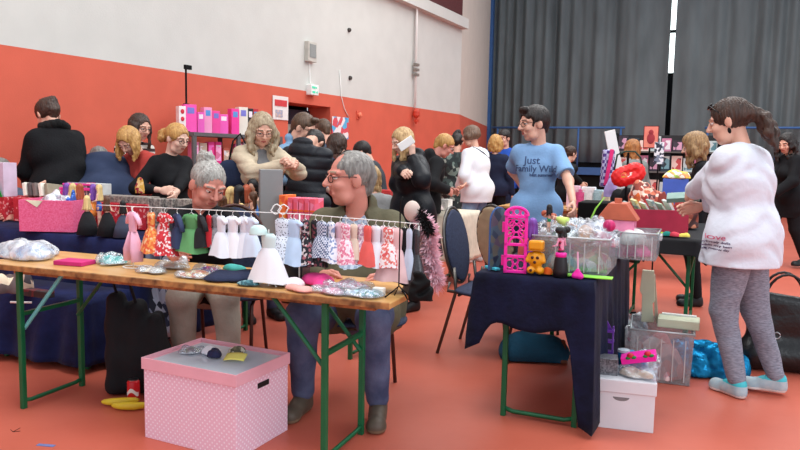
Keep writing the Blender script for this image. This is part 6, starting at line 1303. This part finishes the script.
# hanging red basket with handle, and things on the left of it
p = pd(628, 175, 6.0); t = thing('red_basket', 'round red plastic basket of striped sweets hanging among the stalls', 'basket', (p.x, p.y, p.z), 0)
mesh_obj('shell', [surf([Cone((-.06, 0, -.02), (.06, 0, .02), .085, .09, (0, 1, 0), .6)], .008, .02, [Cone((-.05, -.09, 0), (.05, -.09, .03), .055, .055)], lambda P: .003 * np.sin(P[:, 0] * 120) * np.sin(P[:, 2] * 120))], M('basket_red', (226, 30, 30), rough=.35), t)
lump('content', None, None, (0, -.02, -.03), (.13, .05, .10), MP('sweets', .6, ((236, 110, 60), (240, 236, 230), (226, 60, 50), (236, 160, 60)), 40), 104, parent=t)
b = MB(); b.tube([(-.12 + .0, 0, .04), (-.10, 0, .17), (-.03, 0, .20), (.05, 0, .20), (.10, 0, .15), (.12, 0, .06)], .008, 6); b.build('handle', F_('handle_green', (40, 60, 50)), t, smooth=True)
b = MB(); b.tube([(p.x, p.y + .02, p.z + .19), (p.x + .0, p.y + .06, .6), (p.x, p.y + .06, 0)], .01, 6); b.tube([(p.x - .15, p.y + .06, .006), (p.x + .15, p.y + .06, .006)], .012, 6); tag(b.build('basket_pole', m_black), 'thin black pole carrying the red basket', 'pole')
b = MB(); b.box((0, 0, .2), (.10, .015, .56)); p = pd(620, 170, 6.6); o = b.build('white_board', m_white, bevel=.003); o.location = (p.x, p.y, p.z - .10); o.rotation_euler = (0, R(-14), 0); b = MB(); b.box((0, .02, -(p.z - .2) / 2 ), (.03, .02, p.z - .2)); st_ = b.build('stick', m_black, o); st_.rotation_euler = (0, R(14), 0); tag(o, 'tall white board leaning above the red basket', 'board')
p = pd(607, 186, 6.4); t = thing('checked_bag', 'purple and white checked bag with a pink strap left of the red basket', 'bag', (p.x, p.y, p.z), .1)
b = MB(); b.box((0, 0, .16), (.13, .07, .34), taper=.8); b.build('body', M('purple_check', (84, 60, 130), rough=.8, kind='checker', c2=(190, 190, 220), scale=34), t, bevel=.015); b = MB(); b.box((-.01, -.045, .17), (.035, .012, .33), rot=(0, .15, 0)); b.build('strap', F_('strap_pink', (226, 50, 120)), t, bevel=.004)
lump('lilac_cloth', 'lilac cloth hanging below the checked bag', 'cloth', pd(610, 192, 6.3) - Vector((0, 0, .05)), (.12, .08, .18), F_('lilac', (180, 160, 214)), 105)
lump('black_plush', 'black fluffy toy under the red basket', 'plush', pd(622, 196, 6.2) - Vector((0, 0, .05)), (.20, .12, .14), F_('blackplush', (20, 20, 22)), 106)
lump('pink_plush', 'hot pink fluffy toy right of the black one', 'plush', pd(636, 196, 6.0) - Vector((0, 0, .05)), (.12, .1, .12), F_('pinkplush', (240, 70, 150)), 107)
st = thing('sales_table', 'narrow black-clothed table carrying the checked bag and plush toys', 'table', (X(617, 6.35) - .09, 6.39, 0), A2)
b = MB(); b.box((0, 0, pd(622, 196, 6.2).z / 2 - .03), (.40, .4, pd(622, 196, 6.2).z - .07)); b.build('cloth', m_black, st, bevel=.01)
# boxes on the table behind the man in the blue shirt
for i, (px, w_, h_, c, n_) in enumerate(((573, .15, .26, (226, 190, 206), 'pale pink'), (580, .13, .22, (220, 90, 150), 'magenta'), (588, .16, .25, (226, 226, 232), 'white'), (597, .13, .22, (160, 190, 200), 'pale blue'), (604, .12, .2, (190, 180, 160), 'beige'))):
    o_ = t8l + VR * .25; k = (px - 400) / F; x = (k * o_.y - o_.x) / (UR.x - k * UR.y); q = o_ + UR * x; boxy('toy_carton', '%s toy carton on the table below the blue railing' % n_, 'box', Vector((q.x, q.y, .762)), (w_, .1, h_), F_('carton_' + n_, c), face=M('pr_%d' % i, tuple(max(0, v - 40) for v in c), c2=c, scale=30))
# far bookcase of boxed dolls
q = Vector((X(666, 9.9), 9.9, 0)); t = thing('display_shelf', 'dark display shelf with boxed dolls in front of the curtain', 'shelf', tuple(q), UA)
b = MB(); Wd = 1.36
b.box((-Wd / 2, 0, .86), (.03, .25, 1.72)); b.build('side_panel', m_black, t); b = MB(); b.box((Wd / 2, 0, .86), (.03, .25, 1.72)); b.build('side_panel', m_black, t)
for z in (.5, .84, 1.18, 1.46): b = MB(); b.box((0, 0, z), (Wd, .25, .02)); b.build('shelf_board', F_('board_grey', (96, 92, 90)), t)
b = MB(); b.box((0, .12, .9), (Wd, .01, 1.6)); b.build('back_panel', M('panel_dark', (38, 34, 36)), t)
pals = [((206, 150, 176), (60, 50, 60), (220, 210, 214)), ((120, 160, 170), (50, 60, 70), (200, 210, 206)), ((200, 80, 80), (230, 200, 190), (90, 30, 40)), ((90, 130, 140), (190, 200, 200), (40, 50, 60)), ((226, 220, 224), (190, 120, 150), (80, 80, 90))]
pn = ['rose', 'grey-blue', 'red', 'petrol', 'white']; k_ = 0
for z, hh_, lv in ((1.47, .21, 'top'), (1.19, .25, 'middle'), (.85, .25, 'lower')):
    for i in range(9):
        x = -Wd / 2 + .09 + i * .147; o = boxy('boxed_doll', '%s boxed doll, %s from the left on the %s shelf before the curtain' % (pn[(i + k_) % 5], ('first', 'second', 'third', 'fourth', 'fifth', 'sixth', 'seventh', 'eighth', 'last')[i], lv), 'boxed doll', t.matrix_basis @ Vector((x, -.02, z + .001)), (.125 + .012 * (i % 2), .07, hh_ - .03 * ((i * 7 + k_) % 3)), F_('boxbody_%d' % ((i + k_) % 5), pals[(i + k_) % 5][1]), rz=UA, face=MP('boxface_%d' % ((i + k_) % 5), .3, pals[(i + k_) % 5], 16), group='boxed dolls on the far display shelf')
    k_ += 2
p = pd(651, 137, 9.2); b = MB(); b.box((0, 0, 0), (.17, .02, .27)); t = thing('red_picture', 'salmon red boxed picture on top of the far display shelf', 'picture', (p.x, p.y, p.z), UA); b.build('panel', M('salmon_pic', (216, 110, 100), rough=.5, c2=(226, 140, 120), scale=8), t)
b = MB(); b.box((0, .012, 0), (.19, .02, .29)); b.build('frame', F_('frame_maroon', (90, 30, 40)), t); b = MB(); b.ell((0, -.012, .06), (.03, .008, .035)); b.ell((0, -.012, -.02), (.05, .008, .07)); b.build('figure', F_('fig', (150, 50, 60)), t)
b = MB(); b.tube([(p.x, p.y + .03, 0), (p.x, p.y + .03, p.z - .1)], .012, 6); tag(b.build('picture_pole', m_black), 'thin black pole carrying the salmon red picture', 'pole')
p = pd(659, 153, 7.4); t = thing('notice_sheet', 'black and white notice sheet on a stick before the display shelf', 'notice', (p.x, p.y, p.z), 0); b = MB(); b.box((0, 0, 0), (.10, .006, .23)); b.build('sheet', MP('notice_bw', .6, ((230, 232, 236), (40, 44, 60), (230, 232, 236), (120, 130, 150)), 34), t); b = MB(); b.tube([(0, .01, -p.z + .002), (0, .01, .0)], .008, 6); b.build('stick', m_black, t)
# ------------------------------------------------------------------ floor, right
q = pz(630, 432, 0); t = thing('white_lid_box', 'white cardboard box with lid and grip hole on the floor beside the velvet cloth', 'box', (q.x - .0, q.y + .15, 0), A2 + R(8))
m_wc = M('white_card', (214, 212, 216), rough=.6, var=.02)
b = MB(); b.box((0, 0, .115), (.30, .26, .23)); b.build('body', m_wc, t, bevel=.003); b = MB(); b.box((0, 0, .222), (.312, .272, .066)); b.build('lid', m_wc, t, bevel=.004)
b = MB(); b.prism([(.04 * math.cos(a) - .01, .168 + .02 * math.sin(a)) for a in [math.pi + math.pi * i / 8 for i in range(9)]], -.1305, -.1385 + .01); b.build('grip_hole', M('grip_dark', (120, 116, 118)), t)
TW = lambda x, y, z=.2555: t_wl.matrix_basis @ Vector((x, y, z))
t_wl = t
o = boxy('glitter_case', 'small dark glittery case on the left of the white box', 'case', TW(-.09, -.02), (.12, .10, .085), M('glitter_dark', (52, 52, 58), rough=.35, c2=(130, 130, 136), scale=130), rz=A2 + R(8))
cp_ = thing('plastic_cup', 'metallic blue cup on the white box', 'cup', tuple(TW(.0, .04)), 0); b = MB(); b.lathe([(.022, 0), (.026, .05), (.030, .10), (.026, .10), (.022, .01)], seg=16); b.build('body', M('cup_blue', (30, 110, 160), rough=.25, metal=.5), cp_, smooth=True); b = MB(); b.lathe([(.031, .10), (.031, .112), (.012, .116)], seg=16); b.build('lid', M('cup_lid', (170, 180, 190), rough=.3), cp_)
lump('doll_shoe', 'turquoise doll boat behind the blue cup', 'toy', TW(.05, .09), (.13, .07, .09), M('boat_blue', (20, 130, 180), rough=.3), 110)
film('plastic_bag', 'clear bag with beige doll clothes on the front of the white box', TW(.06, -.05), (.20, .12, .075), 111, m_film, A2, F_('beige_in', (220, 190, 160)))
o = boxy('pink_carton', 'bright pink flat toy carton with red roses on the clear bag', 'toy', TW(.075, -.02, .335), (.17, .08, .035), m_hot, rot=(R(8), R(-14), A2))
for i, x in enumerate((-.035, .05)):
    b = MB(); b.ell((x, -.03, .04), (.018, .016, .014)); b.build('rose', M('rose_red', (190, 20, 40), rough=.5), o, smooth=True); b = MB(); b.ell((x - .012, -.038, .032), (.014, .008, .008)); b.ell((x + .016, -.038, .032), (.014, .008, .008)); b.build('rose_leaf', M('rose_leaf', (20, 120, 50)), o, smooth=True)
film('plastic_bag', 'empty crumpled clear bag at the right end of the white box', TW(.12, .07), (.14, .16, .13), 112, MC('crisp_film'), A2)
t = thing('toy_rack', 'small purple toy rack standing behind the glitter case', 'toy rack', tuple(TW(-.09, .085)), A2)
b = MB()
for x in (-.035, .035): b.box((x, 0, .11), (.006, .03, .22))
for z in (.02, .08, .14, .195): b.box((0, 0, z), (.08, .04, .014))
b.prism([(-.03, .20), (.03, .20), (0, .25)], -.005, .005); b.build('frame', M('purple_plastic', (96, 50, 150), rough=.35), t)
# big clear bin with playset on top
q = pz(672, 385, 0); cD = Vector((q.x, q.y + .22, 0)); t = bin_('floor_bin', 'large clear bin with pink and red bags on the floor behind the white box', cD, (.34, .40, .32), A2 + R(4), m_crate, m_crim)
lump('bag_heap', 'pink and red bags heaped inside the large floor bin', 'bags', cD + Vector((0, 0, .008)), (.28, .34, .24), MP('pinkred', .6, ((226, 170, 180), (200, 60, 70), (236, 210, 210), (150, 120, 140), (214, 110, 120)), 12), 113, A2, n=8, h=.01)
film('plastic_bag', 'milky plastic bag with pink wool bulging left of the large floor bin', pz(640, 372, 0) + Vector((0, .32, 0)), (.26, .26, .36), 114, m_film2, A2, F_('wool_pink', (200, 120, 140)), h=.01)
t = thing('playset', 'cream plastic fold-out playset lying open on the large floor bin', 'playset', tuple(cD + Vector((.0, 0, .328))), A2)
m_crm = M('cream_plastic', (206, 210, 182), rough=.45, var=.04)
b = MB(); b.box((.10, -.06, .03), (.24, .15, .055)); b.build('base', m_crm, t, bevel=.006); b = MB(); b.prism([(-.12, 0), (-.045, 0), (-.06, .12), (-.045, .14), (-.06, .33), (-.13, .33), (-.14, .2), (-.125, .17)], -.02, .005); b.build('leaf', m_crm, t, bevel=.003); b = MB(); b.prism([(-.04, .0), (-.02, .0), (-.055, .3), (-.065, .3)], -.0, .04); b.build('leaf_edge', F_('leafedge', (186, 170, 150)), t)
b = MB(); b.box((.10, -.0, .062), (.2, .03, .01)); b.build('inlay', m_white, t)
# blue plastic bag, handbag, teal bag
q = pz(722, 388, 0); film('blue_plastic_bag', 'big translucent blue plastic bag on the floor behind the woman in white', Vector((q.x, q.y + .30, 0)), (.52, .36, .22), 115, MC('blue_bag_film', (40, 150, 205), see=.35, crumple=.9, scale=16, diff=.6), A2, MP('inbag', .7, ((90, 160, 190), (60, 130, 170), (190, 210, 200), (50, 120, 160)), 10), h=.011)
q = pz(792, 378, 0); t = thing('handbag', 'large black leather handbag with metal rings at the right edge', 'handbag', (q.x, q.y + .15, 0), R(-15))
m_lea = M('black_leather', (20, 19, 20), rough=.32, bump=.3, bscale=40)
mesh_obj('body', [surf([Cone((-.16, 0, .10), (.16, 0, .10), .11, .11, (0, 1, 0), .85), Cone((-.13, 0, .30), (.13, 0, .30), .08, .08, (0, 1, 0), .6), Cone((-.09, 0, .46), (.09, 0, .44), .05, .05, (0, 1, 0), .6)], .011, .10, (), folds(.008, 20, 6), (np.array([-9, -9, 0.0]), np.array([9, 9, 9.])))], m_lea, t)
for y in (-.05, .05): b = MB(); b.tube([(.13 * math.cos(a), y, .44 + .20 * math.sin(a)) for a in [math.pi * i / 12 for i in range(13)]], .009, 6); b.build('handle', m_lea, t, smooth=True)
b = MB(); b.tube([(-.05 + .02 * math.cos(a), -.085, .25 + .02 * math.sin(a)) for a in [2 * math.pi * i / 12 for i in range(13)]], .004, 5); b.build('ring', m_steel, t, smooth=True)
q = pz(540, 366, 0); t = thing('teal_bag', 'dark teal cloth bag lying on the floor under the velvet table', 'bag', (q.x, q.y + .12, 0), R(-8))
mesh_obj('body', [surf([Cone((-.15, 0, .06), (.12, 0, .06), .10, .09), Cone((-.10, .0, .12), (.08, 0, .11), .07, .06)], .011, .06, (), folds(.010, 24, 6), (np.array([-9, -9, 0.0]), np.array([9, 9, 9.])))], F_('teal_cloth', (16, 76, 104), bump=.3), t)
mesh_obj('fringe', [surf([Cone((.16, -.04, .03), (.17, -.02, .14), .035, .02)], .008, .02, (), folds(.006, 90, 2, .1), (np.array([-9, -9, 0.0]), np.array([9, 9, 9.])))], F_('tan_fringe', (120, 70, 50)), t)
# ------------------------------------------------------------------ middle table goods and wall shelf
def G7(px, y, z=.765): 
    k = (px - 400) / F; o = t7l + VR * y; x = (k * o.y - o.x) / (UR.x - k * UR.y); q = o + UR * x; return Vector((q.x, q.y, z))
md = [(352, .3, (.16, .12, .22), (226, 70, 150), 'hot pink'), (362, .2, (.14, .1, .16), (230, 120, 70), 'orange'), (386, .2, (.14, .12, .2), (200, 60, 60), 'red'), (396, .3, (.12, .1, .26), (90, 120, 170), 'blue'), (424, .28, (.20, .16, .12), (236, 180, 110), 'apricot'), (434, .2, (.18, .14, .08), (236, 190, 200), 'rose'), (443, .3, (.16, .14, .12), (230, 226, 220), 'white'), (430, .48, (.2, .1, .3), (60, 50, 60), 'dark')]
for i, (px, y, sz, c, n_) in enumerate(md):
    if i % 2: lump('toy_bundle', 'small %s bundle of toys on the pale clothed middle table' % n_, 'toys', G7(px, y), sz, F_('mid_' + n_, c, c2=(236, 226, 216), scale=14), 120 + i, h=.01)
    else: boxy('toy_box', 'upright %s toy box on the pale clothed middle table' % n_, 'box', G7(px, y), sz, F_('mid_' + n_, c), face=M('midf_%d' % i, tuple(max(0, v - 50) for v in c), c2=tuple(min(255, v + 20) for v in c), scale=26))
# wall shelf
def WS(px, z, off): 
    k = (px - 400) / F; o = A0 + WN * off; x = (k * o.y - o.x) / (WD.x - k * WD.y); q = o + WD * x; return Vector((q.x, q.y, z))
pm = WS(226, 0, .35); zs1 = pd(226, 136, pm.y).z; zs2 = pd(226, 166, pm.y).z
t = thing('wall_shelf', 'grey metal shelf with boxed dolls standing along the orange wall', 'shelf', tuple(pm), wa); tws = t
xa = (WS(183, 0, .35) - pm).length; xb = (WS(272, 0, .35) - pm).length; m_sh = M('shelf_grey', (92, 90, 92), rough=.5)
for z in (zs1, zs2, zs2 - .45): b = MB(); b.box(((xb - xa) / 2, 0, z), (xa + xb, .34, .045)); b.build('shelf_board', m_sh, t, bevel=.003)
for x in (-xa + .02, .05, xb - .02):
    for y in (-.15, .15): b = MB(); b.box((x, y, (zs1 - .02) / 2), (.055, .03, zs1 - .02)); b.build('post', m_sh, t)
top = [(189, 27, 10, (240, 80, 170), 'hot pink with blue badge'), (199, 20, 6, (226, 90, 180), 'magenta slim'), (206, 25, 7, (236, 150, 190), 'pale pink printed'), (214, 22, 7, (232, 70, 150), 'deep pink'), (221.5, 19, 8, (236, 90, 180), 'pink with round badge'), (233, 25, 7, (236, 60, 150), 'pink with lettering'), (241, 27, 8, (226, 220, 206), 'cream'), (248, 26, 5, (34, 30, 34), 'black'), (253, 26, 5, (190, 40, 50), 'red')]
for i, (px, hp_, wp2, c, n_) in enumerate(top):
    p = WS(px, zs1 + .024, .35); s_ = p.y / F; t = boxy('doll_box', '%s doll box on the top board of the wall shelf' % n_, 'box', p, (wp2 * s_ * 1.18, .12, hp_ * s_), M('dbx_%d' % i, c, rough=.4, var=.04), rz=wa + R(-24), group='doll boxes on the wall shelf')
    b = MB(); b.box((0, -.0608, hp_ * s_ * .78), (wp2 * s_ * .7, .002, hp_ * s_ * .22)); b.build('badge', M('bdg_%d' % (i % 3), ((120, 120, 200), (240, 226, 236), (90, 150, 210))[i % 3], rough=.4), t)
low = [(193, 22, 7, (226, 120, 160), 'rose'), (201, 21, 7, (200, 170, 150), 'brown printed'), (209, 22, 6, (236, 50, 140), 'hot pink'), (216, 22, 6, (230, 40, 130), 'bright magenta'), (224, 16, 6, (190, 90, 70), 'brick'), (236, 20, 7, (236, 110, 170), 'light pink'), (244, 22, 6, (210, 190, 200), 'pale mauve')]
for i, (px, hp_, wp2, c, n_) in enumerate(low):
    p = WS(px, zs2 + .024, .35); s_ = p.y / F; boxy('doll_box', '%s doll box on the second board of the wall shelf' % n_, 'box', p, (wp2 * s_ * 1.1, .12, hp_ * s_), M('dlx_%d' % i, c, rough=.4, var=.04), rz=wa + R(-24), group='doll boxes on the second board', face=MP('dlf_%d' % (i % 3), .4, (c, tuple(min(255, v + 60) for v in c), c, (236, 226, 232)), 14, seed=i))
p = WS(181, zs1 + .024, .35); s_ = p.y / F; t = boxy('doll_box', 'white doll box with red spots at the left end of the wall shelf', 'box', p, (.08, .10, 25 * s_), M('white_box', (236, 226, 226), rough=.4), rz=wa + R(-24))
for k in range(3): b = MB(); b.ell((0, -.052, .06 + .085 * k), (.022, .004, .028), 8, 6); b.build('red_spot', M('spot_red', (206, 40, 60)), t, smooth=True)
p = WS(186.5, 0, .35); t = thing('black_pole', 'tall thin black pole with hooked tip beside the wall shelf', 'pole', (p.x, p.y, zs1 + .024), wa); zt = pd(186.5, 67, p.y).z - zs1 - .024
b = MB(); b.tube([(0, 0, 0), (0, 0, zt)], .012, 6); b.build('rod', m_black, t); b = MB(); b.box((.03, 0, zt), (.10, .03, .05)); b.build('tip', m_black, t); b = MB(); b.box((0, 0, zt * .38), (.05, .05, .09)); b.build('clamp', m_black, t); b = MB(); b.box((0, 0, .004), (.10, .10, .008)); b.build('foot', m_black, t)
